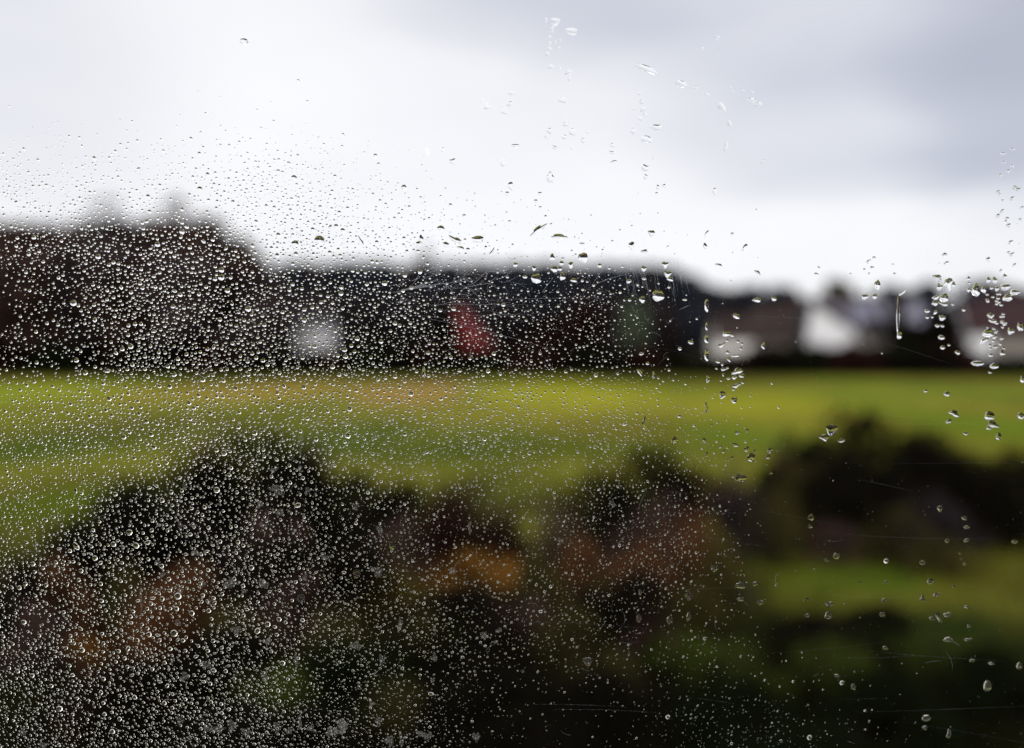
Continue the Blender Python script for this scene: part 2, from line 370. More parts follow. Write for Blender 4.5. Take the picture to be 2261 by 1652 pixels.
for i_, (px, ty, mm) in enumerate(xs_l2):
    tree_at(px, ty, 104 + 2 * (i_ % 2), 'round', M[mm], f'lower dark tree at the front of the left wood, {ORD[i_]} from the left', 'trees of the wood on the left', 1.35)
# ridge of firs in the middle
mid = [(640, 590), (705, 588), (770, 588), (835, 590), (890, 592), (942, 556), (1000, 592), (1060, 590), (1125, 594), (1190, 588), (1250, 592), (1310, 594), (1370, 596), (1425, 592), (1474, 598), (1530, 634), (1600, 642), (1665, 640), (1730, 642), (1905, 636), (1970, 640), (2040, 634), (2100, 630), (2160, 628)]
for i_, (px, ty) in enumerate(mid):
    c = (i_ == 5) or (i_ % 3 == 1); far = 205 + 8 * (i_ % 3)
    lab = 'tall dark fir standing out above the ridge' if i_ == 5 else (f'dark {"fir" if c else "tree"} on the far ridge, {ORD[i_]} from the left')
    tree_at(px, ty - (24 if i_ == 5 else 10), far, 'cone' if c else 'round', M[('leaf_blue', 'leaf_bare', 'leaf_blue')[i_ % 3]] if i_ < 15 else M['leaf_blue'], lab, 'trees of the far ridge', 2.6 if i_ == 5 else 1.5 if c else 1.15, 'fir_tree' if c else 'tree')
for i_ in range(17):
    (xa, ya), (xb, yb) = mid[i_], mid[i_ + 1]
    if 5 in (i_, i_ + 1): ya = yb = 590
    tree_at((xa + xb) / 2, (ya + yb) / 2 - 8, 228, 'round', M['leaf_blue' if i_ % 2 else 'leaf_bare'], f'{"dark" if i_ % 2 else "brownish"} tree in the rear row of the far ridge, {ORD[i_]} from the left', 'trees of the far ridge', 1.4)
# middle distance, in front of the ridge
for px, ty, Y, mm, lab, wd in [
    (700, 650, 160, 'leaf_bare', 'brown tree behind the white cottage', 1.3), (820, 680, 140, 'leaf_under', 'dark tree right of the white cottage', 1.5), (590, 690, 135, 'leaf_black', 'dark tree left of the white cottage', 1.0),
    (925, 670, 140, 'leaf_under', 'dark tree left of the red gable, farther one', 1.4), (985, 690, 122, 'leaf_black', 'dark tree overlapping the left of the red gable', .9), (1130, 675, 138, 'leaf_under', 'dark tree right of the red gable', 1.4),
    (1215, 690, 138, 'leaf_maroon', 'maroon tree between the red gable and the dull green tree', 1.4), (1300, 672, 140, 'leaf_maroon', 'maroon tree nearest the dull green tree on its left', 1.4), (1400, 668, 124, 'leaf_dullgreen', 'dull grey green tree between the red gable and cream house', 1.0),
    (1478, 700, 130, 'leaf_under', 'dark tree left of the cream house', 1.3), (1530, 690, 140, 'leaf_blue', 'dark blue green tree behind the left end of the cream house', 1.2),
    (1850, 618, 150, 'leaf_olive', 'tall olive brown tree behind the white gabled house', .9), (1700, 660, 150, 'leaf_maroon', 'maroon tree behind the cream house roof', 1.2), (1765, 655, 146, 'leaf_brown', 'brown tree left of the white gable', .9),
    (2210, 632, 160, 'leaf_bare', 'tall bare tree behind the maroon roof', 1.2), (2095, 690, 119, 'leaf_black', 'dark tree between the lilac house and the maroon roofed house', .8), (2270, 640, 150, 'leaf_bare', 'bare tree behind the right end of the maroon roof', 1.2)]:
    tree_at(px, ty, Y, 'round', M[mm], lab, None, wd)
for px, ty, lab in [(1985, 712, 'dark evergreen right under the fork of the bare tree'), (2030, 716, 'dark evergreen right of the forked bare tree'), (2085, 722, 'dark evergreen left of the brown pink outbuilding')]:
    tree_at(px, ty, 115.5, 'round', M['leaf_black'], lab, None, 1.5)
tree_at(1980, 646, 117, 'round', M['leaf_under'], 'narrow dark tree right behind the forked bare tree', None, .33)
# dark bare forked tree in front of the lilac house
def forked():
    parts = [tube([(0, 0, -.3), (.1, 0, 2.5), (0, 0, 4.6)], [.6, .5, .45], 9)]
    for dx, dz, r_ in [(-2.9, 10.2, .22), (2.2, 10.4, .22), (-.9, 10.6, .1), (3.6, 8.4, .12), (-3.8, 8.0, .12)]:
        parts.append(tube([(0, 0, 4.2), (dx * .5, .1, 4.2 + (dz - 4.2) * .42), (dx, 0, dz)], [.5, r_ * 2.0, .16], 7))
        for k in range(5):
            t_ = .45 + .12 * k; p0 = Vector((dx * t_, 0, 4.2 + (dz - 4.2) * t_)); p1 = p0 + Vector((random.uniform(-1, 1), random.uniform(-.6, .6), random.uniform(.6, 1.6)))
            parts.append(tube([p0, p1], [.06, .015], 4))
    return parts
pf = at(1972, 790, 113); o = empty('bare_tree', (pf.x, 113, float(hgt(pf.x, 113)))); o.scale = (1, 1, 1)
pp = forked(); tv, tf = join(pp[:1]); link('trunk', mesh('trunk', tv, tf, M['leaf_black'], True), o); tv, tf = join(pp[1:]); link('limbs', mesh('limbs', tv, tf, M['leaf_black'], True), o)
tag(o, 'dark forked bare tree in front of the lilac house', 'tree')

# shrubs that close the far edge of the field
edge = [(px, 796 + 6 * math.sin(px * .013)) for px in range(-40, 2330, 58)]
for i_, (px, ty) in enumerate(edge):
    if px < 620: ty = 770
    elif px < 1500: ty = 772 + 6 * math.sin(px * .02)
    elif 1540 < px < 1665: ty = 786
    elif 1665 < px < 2120: ty = 768
    if 640 < px < 750: ty = 779
    Y = 102.6 + 1.4 * (i_ % 3); p = at(px, ty, Y); H = p.z - float(hgt(p.x, Y))
    plant('shrub', proto_far_bush[i_ % 2], ('stems', 'foliage'), (p.x, Y, float(hgt(p.x, Y))), (1.4, H / 2.8), random.random() * 6, M[('leaf_black', 'leaf_maroon', 'leaf_black', 'leaf_dark')[i_ % 4]],
          f'dark shrub in the hedge along the far field edge, {ORD[i_] + " from the left" if i_ < 21 else ORD[len(edge) - 1 - i_] + " from the right"}', 'shrub', 'shrubs of the far hedge')
# undergrowth behind them, too dense to count
cs, rd = [], []
for k in range(420):
    X = rng.uniform(-95, 95); Yb = rng.uniform(109, 116) if abs(X) < 95 else 110
    cs.append((X, Yb, float(hgt(X, Yb)) + rng.uniform(.2, 1.0 if X > 20 else 2.2))); rd.append(rng.uniform(.7, 1.2))
for k in range(760):
    X = rng.uniform(-75, 150); Yb = rng.uniform(190, 230); cs.append((X, Yb, float(hgt(X, Yb)) + rng.uniform(0, 14 if X < 42 else 9))); rd.append(rng.uniform(2, 3.4))
for k in range(260):
    X = rng.uniform(-85, -41); Yb = rng.uniform(108, 125); cs.append((X, Yb, float(hgt(X, Yb)) + rng.uniform(0, 8))); rd.append(rng.uniform(1.5, 2.4))
lv, lf = leaves(cs, rd, 110000, .45)
tag(link('undergrowth', mesh('undergrowth', lv, lf, M['leaf_under'])), 'dense dark undergrowth between the far trees', 'undergrowth', kind='stuff')

# ------------------------------------------------------------------ houses
def house(name, label, Y, x0, x1, eave, ridge, wm, rm, depth=8, axis_='x', wins=(), door=None, chim=None, apex=None, ov=.35, rz=0):
    """x0,x1: picture columns of the front wall; eave/ridge rows; axis_ 'x' ridge along the front, 'y' gable to the front"""
    c = at((x0 + x1) / 2, HY, Y); g = float(hgt(c.x, Y)); W = (x1 - x0) / F * Y
    ze = EYE - (eave - HY) / F * Y - g; zr = EYE - (ridge - HY) / F * Y - g
    o = empty(name, (c.x, Y, g), rz); a, b = -W / 2, W / 2
    if axis_ == 'x':
        v = [(a, 0, -.5), (b, 0, -.5), (b, depth, -.5), (a, depth, -.5), (a, 0, ze), (b, 0, ze), (b, depth, ze), (a, depth, ze), (a, depth / 2, zr), (b, depth / 2, zr)]
        f = [(0, 1, 5, 4), (1, 2, 6, 9, 5), (2, 3, 7, 6), (3, 0, 4, 8, 7), (0, 3, 2, 1), (4, 5, 9, 8), (7, 8, 9, 6)]
        s = (zr - ze) / (depth / 2)
        rf = [[(a - ov, -ov, ze - s * ov), (b + ov, -ov, ze - s * ov), (b + ov, depth / 2, zr), (a - ov, depth / 2, zr)], [(a - ov, depth + ov, ze - s * ov), (a - ov, depth / 2, zr), (b + ov, depth / 2, zr), (b + ov, depth + ov, ze - s * ov)]]
    else:
        ax = 0 if apex is None else (apex - (x0 + x1) / 2) / F * Y
        v = [(a, 0, -.5), (b, 0, -.5), (b, depth, -.5), (a, depth, -.5), (a, 0, ze), (b, 0, ze), (b, depth, ze), (a, depth, ze), (ax, 0, zr), (ax, depth, zr)]
        f = [(0, 1, 5, 8, 4), (1, 2, 6, 5), (2, 3, 7, 9, 6), (3, 0, 4, 7), (0, 3, 2, 1), (4, 8, 9, 7), (5, 6, 9, 8)]
        rf = []
        for xe in (a, b):
            s = (zr - ze) / (abs(xe - ax) + 1e-3); ex = xe + math.copysign(ov, xe - ax)
            if abs(xe - ax) < .6: ex = xe + math.copysign(.12, xe - ax); s = min(s, 1)
            rf.append([(ax, -ov, zr), (ex, -ov, ze - s * abs(ex - xe)), (ex, depth + ov, ze - s * abs(ex - xe)), (ax, depth + ov, zr)])
    link('wall', mesh('wall', v, f, wm), o)
    rp = []
    for q in rf:                                          # each slope a slab 18 cm thick, standing 3 cm clear of the wall head
        q = [Vector(k) + Vector((0, 0, .03)) for k in q]; n = (q[1] - q[0]).cross(q[3] - q[0]).normalized()
        if n.z < 0: n = -n
        rp.append(([*q, *[k + n * .18 for k in q]], [(0, 3, 2, 1), (4, 5, 6, 7), (0, 1, 5, 4), (1, 2, 6, 5), (2, 3, 7, 6), (3, 0, 4, 7)]))
    rv, rff = join(rp); ro = link('roof', mesh('roof', rv, rff, rm), o)
    if chim is not None:
        cx = (chim - (x0 + x1) / 2) / F * Y; v, f = join([box(cx - .35, cx + .35, depth * .4, depth * .4 + .6, zr - 1.2, zr + 1.0), box(cx - .42, cx + .42, depth * .4 - .07, depth * .4 + .67, zr + 1.0, zr + 1.12)])
        link('chimney', mesh('chimney', v, f, M['roof_brown']), ro)
    for (u, zc, ww, hh) in wins:
        x = a + W * u; fr = []
        for q in (box(x - ww / 2, x + ww / 2, -.05, -.003, zc + hh / 2 - .08, zc + hh / 2), box(x - ww / 2, x + ww / 2, -.08, -.003, zc - hh / 2 - .06, zc - hh / 2 + .02),
                  box(x - ww / 2, x - ww / 2 + .08, -.05, -.003, zc - hh / 2 + .021, zc + hh / 2 - .081), box(x + ww / 2 - .08, x + ww / 2, -.05, -.003, zc - hh / 2 + .021, zc + hh / 2 - .081), box(x - .03, x + .03, -.045, -.003, zc - hh / 2 + .021, zc + hh / 2 - .081)): fr.append(q)
        v, f = join(fr); wo = link('window', mesh('window', v, f, M['frame']), o)
        v, f = box(x - ww / 2 + .081, x + ww / 2 - .081, -.02, -.004, zc - hh / 2 + .022, zc + hh / 2 - .082); link('pane', mesh('pane', v, f, M['glass']), wo)
    if door is not None:
        x = a + W * door; v, f = box(x - .5, x + .5, -.06, -.003, -.1, 2.1); d_ = link('door', mesh('door', v, f, M['door']), o)
        v, f = box(x + .32, x + .42, -.11, -.061, 1.0, 1.05); link('handle', mesh('handle', v, f, M['roof_grey']), d_)
    tag(o, label, 'house'); return o
house('house', 'white cottage with dark roof by itself, left of the red gable', 124, 655, 724, 722, 692, M['white'], M['roof_dark'], 5, 'x', [(.25, 3.6, .8, .9)], .5, 705)
house('barn', 'dull red gabled barn half hidden by dark trees', 126, 985, 1092, 765, 664, M['red'], M['roof_dark'], 12, 'y', [], None, apex=1012)['category'] = 'barn'
house('house', 'low cream house with red brown roof, left of the white gable', 120, 1584, 1664, 746, 700, M['cream'], M['roof_brown'], 5, 'x', [(.3, 1.6, 1, 1), (.8, 1.6, 1, 1)], .55, 1600)
house('outbuilding', 'dull beige low building joined between cream house and white gable', 121, 1680, 1774, 748, 676, M['greige'], M['roof_brown'], 9, 'x', [(.6, 1.6, 1, .9)], .25)['category'] = 'building'
house('house', 'white gabled house with its long roof falling to the right', 117, 1779, 1896, 738, 672, M['white'], M['roof_dark'], 4, 'y', [(.12, 3.9, .7, .8)], None, apex=1790)
house('house', 'house with big plain grey roof behind the white gable', 129, 1800, 1936, 734, 660, M['greige'], M['roof_grey'], 10, 'x', [], None, 1830)
house('house', 'pale lilac grey house behind the forked bare tree', 122, 1932, 2036, 668, 650, M['lilac'], M['roof_dark'], 9, 'x', [(.3, 3.2, .9, 1.1), (.72, 3.2, .9, 1.1)], .5)
house('shed', 'small shed right of the white gable', 113.5, 1916, 1960, 743, 708, M['greige'], M['roof_dark'], 3, 'x', [], .5)['category'] = 'shed'  # white wall in shade: the shade is put into the dull render colour
house('outbuilding', 'brown pink outbuilding left of the maroon roofed house', 116, 2058, 2112, 748, 728, M['pinkish'], M['roof_dark'], 5, 'x', [], .5)['category'] = 'building'
house('house', 'white walled house under a broad maroon roof', 117, 2140, 2190, 730, 664, M['white'], M['roof_maroon'], 5, 'x', [(.7, 1.8, .8, .9)], None)
house('house', 'dull beige house under a maroon roof, right of the white one', 119, 2194, 2300, 738, 660, M['greige'], M['roof_maroon'], 8, 'x', [(.3, 1.7, .9, 1), (.7, 1.7, .9, 1)], .5)

# ------------------------------------------------------------------ near bushes
def bush_at(px, topy, basey, width, m, label, name='bush', group='bushes on the near bank'):
    Y = EYE * F / (basey - HY); p = at(px, topy, Y); x = p.x; g = float(hgt(x, Y)); H = max(.3, p.z - g); Wd = width / F * Y / 2
    return plant(name, random.choice(proto_bush), ('stems', 'foliage'), (x, Y, g), (Wd / 1.75, H / 2.35), random.random() * 6.28, M[m], label, 'bush', group)
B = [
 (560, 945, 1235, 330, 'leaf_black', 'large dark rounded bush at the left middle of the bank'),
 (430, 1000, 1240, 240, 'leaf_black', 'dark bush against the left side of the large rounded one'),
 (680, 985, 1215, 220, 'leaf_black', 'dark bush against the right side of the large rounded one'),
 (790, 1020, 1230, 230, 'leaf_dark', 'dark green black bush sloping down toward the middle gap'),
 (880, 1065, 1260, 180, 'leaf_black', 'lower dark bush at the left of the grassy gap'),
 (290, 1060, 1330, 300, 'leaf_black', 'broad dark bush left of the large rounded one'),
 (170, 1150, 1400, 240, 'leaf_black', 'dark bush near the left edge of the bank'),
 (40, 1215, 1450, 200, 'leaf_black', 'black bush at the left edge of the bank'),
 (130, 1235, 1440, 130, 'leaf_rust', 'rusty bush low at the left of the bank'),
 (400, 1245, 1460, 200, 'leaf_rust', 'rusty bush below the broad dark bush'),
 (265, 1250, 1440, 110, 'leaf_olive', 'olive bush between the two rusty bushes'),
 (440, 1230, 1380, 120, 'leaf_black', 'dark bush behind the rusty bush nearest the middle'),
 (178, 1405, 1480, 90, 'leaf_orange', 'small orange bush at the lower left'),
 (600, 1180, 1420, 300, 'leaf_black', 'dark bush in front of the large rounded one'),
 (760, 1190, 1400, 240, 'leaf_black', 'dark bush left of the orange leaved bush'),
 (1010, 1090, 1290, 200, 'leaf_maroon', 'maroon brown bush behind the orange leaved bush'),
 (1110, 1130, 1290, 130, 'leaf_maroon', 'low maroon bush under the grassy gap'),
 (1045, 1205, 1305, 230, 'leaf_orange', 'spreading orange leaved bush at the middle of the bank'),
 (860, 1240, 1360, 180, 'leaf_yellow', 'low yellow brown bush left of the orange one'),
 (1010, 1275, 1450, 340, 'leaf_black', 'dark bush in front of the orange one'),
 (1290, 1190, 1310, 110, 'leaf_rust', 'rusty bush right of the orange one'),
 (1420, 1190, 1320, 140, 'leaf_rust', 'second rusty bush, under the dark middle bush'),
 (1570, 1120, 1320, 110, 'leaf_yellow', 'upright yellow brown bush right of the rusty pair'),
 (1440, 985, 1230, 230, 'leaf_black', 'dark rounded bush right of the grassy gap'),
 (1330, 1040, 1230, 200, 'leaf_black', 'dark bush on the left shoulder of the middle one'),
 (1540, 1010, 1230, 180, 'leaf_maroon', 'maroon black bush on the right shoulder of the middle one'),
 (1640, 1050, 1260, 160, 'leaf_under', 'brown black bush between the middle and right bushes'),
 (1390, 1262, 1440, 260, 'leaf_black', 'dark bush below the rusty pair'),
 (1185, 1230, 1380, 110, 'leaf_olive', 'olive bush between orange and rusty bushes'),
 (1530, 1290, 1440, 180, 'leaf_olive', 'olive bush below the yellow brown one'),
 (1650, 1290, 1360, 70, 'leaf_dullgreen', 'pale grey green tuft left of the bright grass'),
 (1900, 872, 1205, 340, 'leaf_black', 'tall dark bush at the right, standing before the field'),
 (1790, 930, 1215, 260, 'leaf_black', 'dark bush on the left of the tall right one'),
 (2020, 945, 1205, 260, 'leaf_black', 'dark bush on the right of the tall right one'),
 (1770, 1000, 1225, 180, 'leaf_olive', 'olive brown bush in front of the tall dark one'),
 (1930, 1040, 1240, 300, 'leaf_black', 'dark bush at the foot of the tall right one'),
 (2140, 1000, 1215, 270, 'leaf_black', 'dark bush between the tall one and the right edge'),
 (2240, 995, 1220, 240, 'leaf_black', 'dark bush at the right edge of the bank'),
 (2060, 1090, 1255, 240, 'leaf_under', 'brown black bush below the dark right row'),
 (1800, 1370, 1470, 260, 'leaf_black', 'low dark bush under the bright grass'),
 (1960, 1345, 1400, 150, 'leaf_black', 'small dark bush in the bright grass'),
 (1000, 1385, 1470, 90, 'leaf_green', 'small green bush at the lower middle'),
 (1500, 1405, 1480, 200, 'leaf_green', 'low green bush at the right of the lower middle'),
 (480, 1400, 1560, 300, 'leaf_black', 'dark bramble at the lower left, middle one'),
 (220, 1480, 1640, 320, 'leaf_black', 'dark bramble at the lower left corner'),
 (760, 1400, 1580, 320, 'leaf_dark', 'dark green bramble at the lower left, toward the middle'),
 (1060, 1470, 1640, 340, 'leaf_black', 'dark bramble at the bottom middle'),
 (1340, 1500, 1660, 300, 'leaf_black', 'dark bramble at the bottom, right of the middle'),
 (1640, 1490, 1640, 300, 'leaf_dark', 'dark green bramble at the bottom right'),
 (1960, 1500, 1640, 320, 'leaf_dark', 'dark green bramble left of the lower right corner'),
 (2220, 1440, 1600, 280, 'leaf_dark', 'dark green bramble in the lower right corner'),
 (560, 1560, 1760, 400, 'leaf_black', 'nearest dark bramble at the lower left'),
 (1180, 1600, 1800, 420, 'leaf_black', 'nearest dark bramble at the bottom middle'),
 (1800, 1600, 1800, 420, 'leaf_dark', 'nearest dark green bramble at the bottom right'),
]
C = [
 (340, 1040, 1200, 180, 'leaf_olive', 'olive twiggy bush behind the broad dark bush'), (700, 960, 1180, 150, 'leaf_brown', 'brown twiggy bush behind the rounded bush on its right'),
 (480, 960, 1190, 150, 'leaf_brown', 'brown twiggy bush behind the rounded bush on its left'), (820, 1060, 1230, 160, 'leaf_brown', 'brown twiggy bush left of the grassy gap'),
 (930, 1080, 1250, 170, 'leaf_olive', 'olive twiggy bush at the left of the grassy gap'), (1010, 1110, 1260, 140, 'leaf_brown', 'brown twiggy bush in the grassy gap, left one'),
 (1100, 1120, 1270, 130, 'leaf_brown', 'brown twiggy bush in the grassy gap, right one'), (1230, 1100, 1260, 150, 'leaf_brown', 'brown twiggy bush at the right of the grassy gap'),
 (1290, 1040, 1220, 160, 'leaf_olive', 'olive twiggy bush left of the dark middle bush'), (1600, 1020, 1230, 150, 'leaf_brown', 'brown twiggy bush right of the dark middle bush'),
 (1700, 1080, 1270, 170, 'leaf_olive', 'olive twiggy bush in front of the gap beside the tall bush'), (1740, 980, 1200, 130, 'leaf_brown', 'brown twiggy bush at the left foot of the tall bush'),
 (1500, 1120, 1330, 160, 'leaf_rust', 'rusty twiggy bush left of the upright yellow one'), (1620, 1180, 1360, 150, 'leaf_olive', 'olive twiggy bush right of the upright yellow one'),
 (640, 1260, 1450, 200, 'leaf_brown', 'brown twiggy bush right of the left rusty bushes'), (330, 1290, 1480, 160, 'leaf_rust', 'rusty twiggy bush between olive bush and right rusty bush'),
 (80, 1330, 1500, 160, 'leaf_brown', 'brown twiggy bush left of the small orange one'), (740, 1330, 1490, 180, 'leaf_olive', 'olive twiggy bush below the dark bushes, left one'),
 (900, 1350, 1490, 170, 'leaf_olive', 'olive twiggy bush below the dark bushes, right one'), (1150, 1320, 1450, 150, 'leaf_brown', 'brown twiggy bush below the orange one'),
 (1260, 1330, 1480, 170, 'leaf_olive', 'olive twiggy bush below the brown one'), (1440, 1330, 1470, 160, 'leaf_brown', 'brown twiggy bush above the low green bush'),
 (580, 1480, 1650, 220, 'leaf_green', 'green low bush among the lower left brambles'), (860, 1500, 1640, 200, 'leaf_olive', 'olive low bush among the bottom brambles'),
 (2100, 1180, 1290, 170, 'leaf_olive', 'olive twiggy bush at the top of the bright grass'), (1860, 1150, 1270, 160, 'leaf_brown', 'brown twiggy bush at the top of the bright grass'),
 (1620, 1420, 1540, 200, 'leaf_green', 'green low bush right of the lower green one'), (1830, 1400, 1560, 220, 'leaf_green', 'green low bush under the low dark one'), (2120, 1380, 1520, 220, 'leaf_green', 'green low bush at the lower right'),

 (520, 1330, 1520, 200, 'leaf_olive', 'olive twiggy bush in the middle of the lower left'), (230, 1470, 1620, 200, 'leaf_rust', 'rusty twiggy bush in the lower left corner'),
 (400, 1110, 1300, 170, 'leaf_under', 'brown black twiggy bush before the rounded bush'), (600, 1110, 1330, 180, 'leaf_brown', 'brown twiggy bush before the middle of the rounded bush'),
 (200, 1120, 1340, 150, 'leaf_brown', 'brown twiggy bush on the left slope of the dark bushes'), (860, 1140, 1330, 180, 'leaf_brown', 'brown twiggy bush between the dark bushes and the orange one'),
 (1440, 1090, 1290, 180, 'leaf_brown', 'brown twiggy bush before the dark middle bush'), (2000, 1120, 1280, 190, 'leaf_olive', 'olive twiggy bush under the tall bush on its right'),
 (1330, 1440, 1600, 200, 'leaf_olive', 'olive low bush at the bottom, right of the middle'),
]
proto_twiggy = [bush(2.2, 1.9, 2600, .06, s) for s in (41, 42, 43)]
for px, ty, by, wd, mm, lab in C:
    Y = EYE * F / (by - HY); p = at(px, ty, Y); g = float(hgt(p.x, Y))
    plant('bush', random.choice(proto_twiggy), ('stems', 'foliage'), (p.x, Y, g), (wd / F * Y / 3.3, max(.3, p.z - g) / 2.3), random.random() * 6, M[mm], lab, 'bush', 'bushes on the near bank')
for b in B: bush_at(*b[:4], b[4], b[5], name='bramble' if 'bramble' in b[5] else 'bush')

# ------------------------------------------------------------------ the room and its window
PHI = R(3.0); D0 = 0.42
U = Vector((math.cos(PHI), math.sin(PHI), 0)); NRM = Vector((-math.sin(PHI), math.cos(PHI), 0)); P0 = Vector((0, D0, EYE))
room = (P0.x, P0.y, P0.z)
M['panel'] = mat('cream wall lining', (.80, .76, .66), .6, .04, 3)
M['rubber'] = mat('black rubber gasket', (.015, .015, .015), .6, .1, 20)
M['cream_paint'] = mat('cream painted reveal', (.80, .77, .68), .5, .05, 6)
M['carpet'] = mat('pale beige floor', (.74, .70, .60), .9, .2, 40)
wx0, wx1, wz0, wz1 = -.365, .415, -.285, .305              # the opening
def struct(name, parts, m):
    v, f = join(parts); o = link(name, mesh(name, v, f, m)); o.location = room; o.rotation_euler = (0, 0, PHI); return tag(o, kind='structure')
struct('wall', [box(-3, wx0, -.03, .05, -1.3, 1.15), box(wx1, 3, -.03, .05, -1.3, 1.15), box(wx0, wx1, -.03, .05, -1.3, wz0), box(wx0, wx1, -.03, .05, wz1, 1.15)], M['panel'])
RZ0, RZ1 = -.75, 1.0                                      # unseen rear openings, added so sky light reaches the room and drop rims
rb = [box(-3, 3, -2.55, -2.45, -1.3, RZ0), box(-3, 3, -2.55, -2.45, RZ1, 1.15)] + [box(x0, x1, -2.55, -2.45, RZ0, RZ1) for x0, x1 in ((-3, -2.8), (-1.0, -.88), (.88, 1.0), (2.8, 3))]
struct('rear_wall', rb, M['panel'])
struct('side_wall', [box(-3.1, -3, -2.55, .09, -1.3, 1.15), box(3, 3.1, -2.55, .09, -1.3, 1.15)], M['panel'])
struct('ceiling', [box(-3.1, 3.1, -.12, .05, 1.151, 1.25), box(-3.1, 3.1, -2.55, -2.4, 1.151, 1.25)] + [box(x - .05, x + .05, -2.4, -.12, 1.151, 1.25) for x in (-3.05, -1.8, -.6, .6, 1.8, 3.05)], M['panel'])   # unseen bars; the roof is left open so sky light brightens the room
struct('floor', [box(-3.1, 3.1, -2.55, .09, -1.4, -1.301)], M['carpet'])
win = empty('window', room, PHI)
tag(win, 'large clear window beaded with rain that the countryside is seen through', 'window')
t_ = .018
def ring(y0, y1, a, b):
    return [box(wx0 + a, wx1 - a, y0, y1, wz1 - b, wz1 - a), box(wx0 + a, wx1 - a, y0, y1, wz0 + a, wz0 + b), box(wx0 + a, wx0 + b, y0, y1, wz0 + b, wz1 - b), box(wx1 - b, wx1 - a, y0, y1, wz0 + b, wz1 - b)]
v, f = join(ring(.0005, .050, .0005, .012)); link('bounce_reveal', mesh('bounce_reveal', v, f, M['cream_paint']), win)  # unseen; added so its cream faces brighten the drop rims from outside
v, f = join(ring(-.02, -.0055, .0005, t_))
link('gasket', mesh('gasket', v, f, M['rubber']), win)
pm = bpy.data.materials.new('clear window glass'); pm.use_nodes = True; t = pm.node_tree; t.nodes.clear()
oo = N(t, 'ShaderNodeOutputMaterial'); tb = N(t, 'ShaderNodeBsdfTransparent'); tb.inputs[0].default_value = (.975, .98, .98, 1); t.links.new(tb.outputs[0], oo.inputs[0])
v, f = box(wx0 + .001, wx1 - .001, -.005, 0, wz0 + .001, wz1 - .001)
link('pane', mesh('pane', v, f, pm), win)
v, f = box(wx0 - .08, wx1 + .08, -.32, -.0305, wz0 - .02, wz0 + .012); link('bounce_sill', mesh('bounce_sill', v, f, M['cream_paint']), win)  # unseen inner board, added as a pale reflector for the drop rims

# ------------------------------------------------------------------ water on the outside of the pane
def pane_uv(x, y):
    """full-size picture pixel -> (u, z) metres on the pane"""
    px, py = x * .552, y * .552
    d = Vector(((px - 1130.5) / F, 1, 0)); vz = -(py - 826) / F
    # camera axis is pitched by PITCH
    dy = math.cos(PITCH) + vz * math.sin(PITCH); dz = -math.sin(PITCH) + vz * math.cos(PITCH); dx = d.x
    s = D0 * NRM.y / (dx * NRM.x + dy * NRM.y)
    return dx * s * U.x + (dy * s - D0) * U.y, dz * s
PX = D0 / F * .552                                    # metres on the pane per full-size pixel
wm = bpy.data.materials.new('rain water'); wm.use_nodes = True; t = wm.node_tree; t.nodes.clear()
oo = N(t, 'ShaderNodeOutputMaterial'); gb = N(t, 'ShaderNodeBsdfGlass'); gb.inputs['IOR'].default_value = 1.333; gb.inputs['Roughness'].default_value = 0; t.links.new(gb.outputs[0], oo.inputs[0])
LIFT = 2e-5
def cap(u, z, a, b, ang, theta, harm, seg, rings, off=0.0):
    """one drop: a cap with half axes a, b turned by ang, edge angle theta, outline bent by harm; (verts, quads+tris as quads)"""
    th = np.arange(seg) * 2 * math.pi / seg
    ro = np.ones(seg)
    for k, (am, ph) in harm.items(): ro = ro + am * np.cos(k * th + ph)
    sn = math.sin(theta); R0 = 1 / sn; cs_ = math.cos(theta)
    rr = np.sin(np.linspace(0, theta, rings + 1)[1:]) / sn
    hh = (np.sqrt(np.maximum(R0 ** 2 - rr ** 2, 0)) - R0 * cs_)
    hs = math.sqrt(a * b)
    X = [np.array([0.0])]; Z = [np.array([0.0])]; Hh = [np.array([R0 - R0 * cs_])]
    for r_, h_ in zip(rr, hh):
        w_ = 1 + (ro - 1) * r_ ** 1.5
        X.append(np.cos(th) * r_ * w_ * a); Z.append(np.sin(th) * r_ * w_ * b); Hh.append(np.full(seg, h_))
    X = np.concatenate(X + [X[-1]]); Z = np.concatenate(Z + [Z[-1]]); Hh = np.concatenate(Hh + [Hh[-1] * 0])
    Hh[-2 * seg:-seg] = 0
    c, s = math.cos(ang), math.sin(ang)
    return np.stack([u + X * c - Z * s, LIFT + off + Hh * hs, z + X * s + Z * c], -1)
def cap_faces(seg, rings):
    q = []; k = np.arange(seg); k2 = (k + 1) % seg
    tri = np.stack([np.zeros(seg, int), 1 + k2, 1 + k], -1)
    for r_ in range(rings - 1):
        A = 1 + r_ * seg; Bq = A + seg
        tri = np.concatenate([tri, np.stack([A + k, A + k2, Bq + k2], -1), np.stack([A + k, Bq + k2, Bq + k], -1)])
    base = 1 + rings * seg
    bt = np.stack([np.full(seg - 2, base), base + np.arange(1, seg - 1), base + np.arange(2, seg)], -1)
    return tri, bt

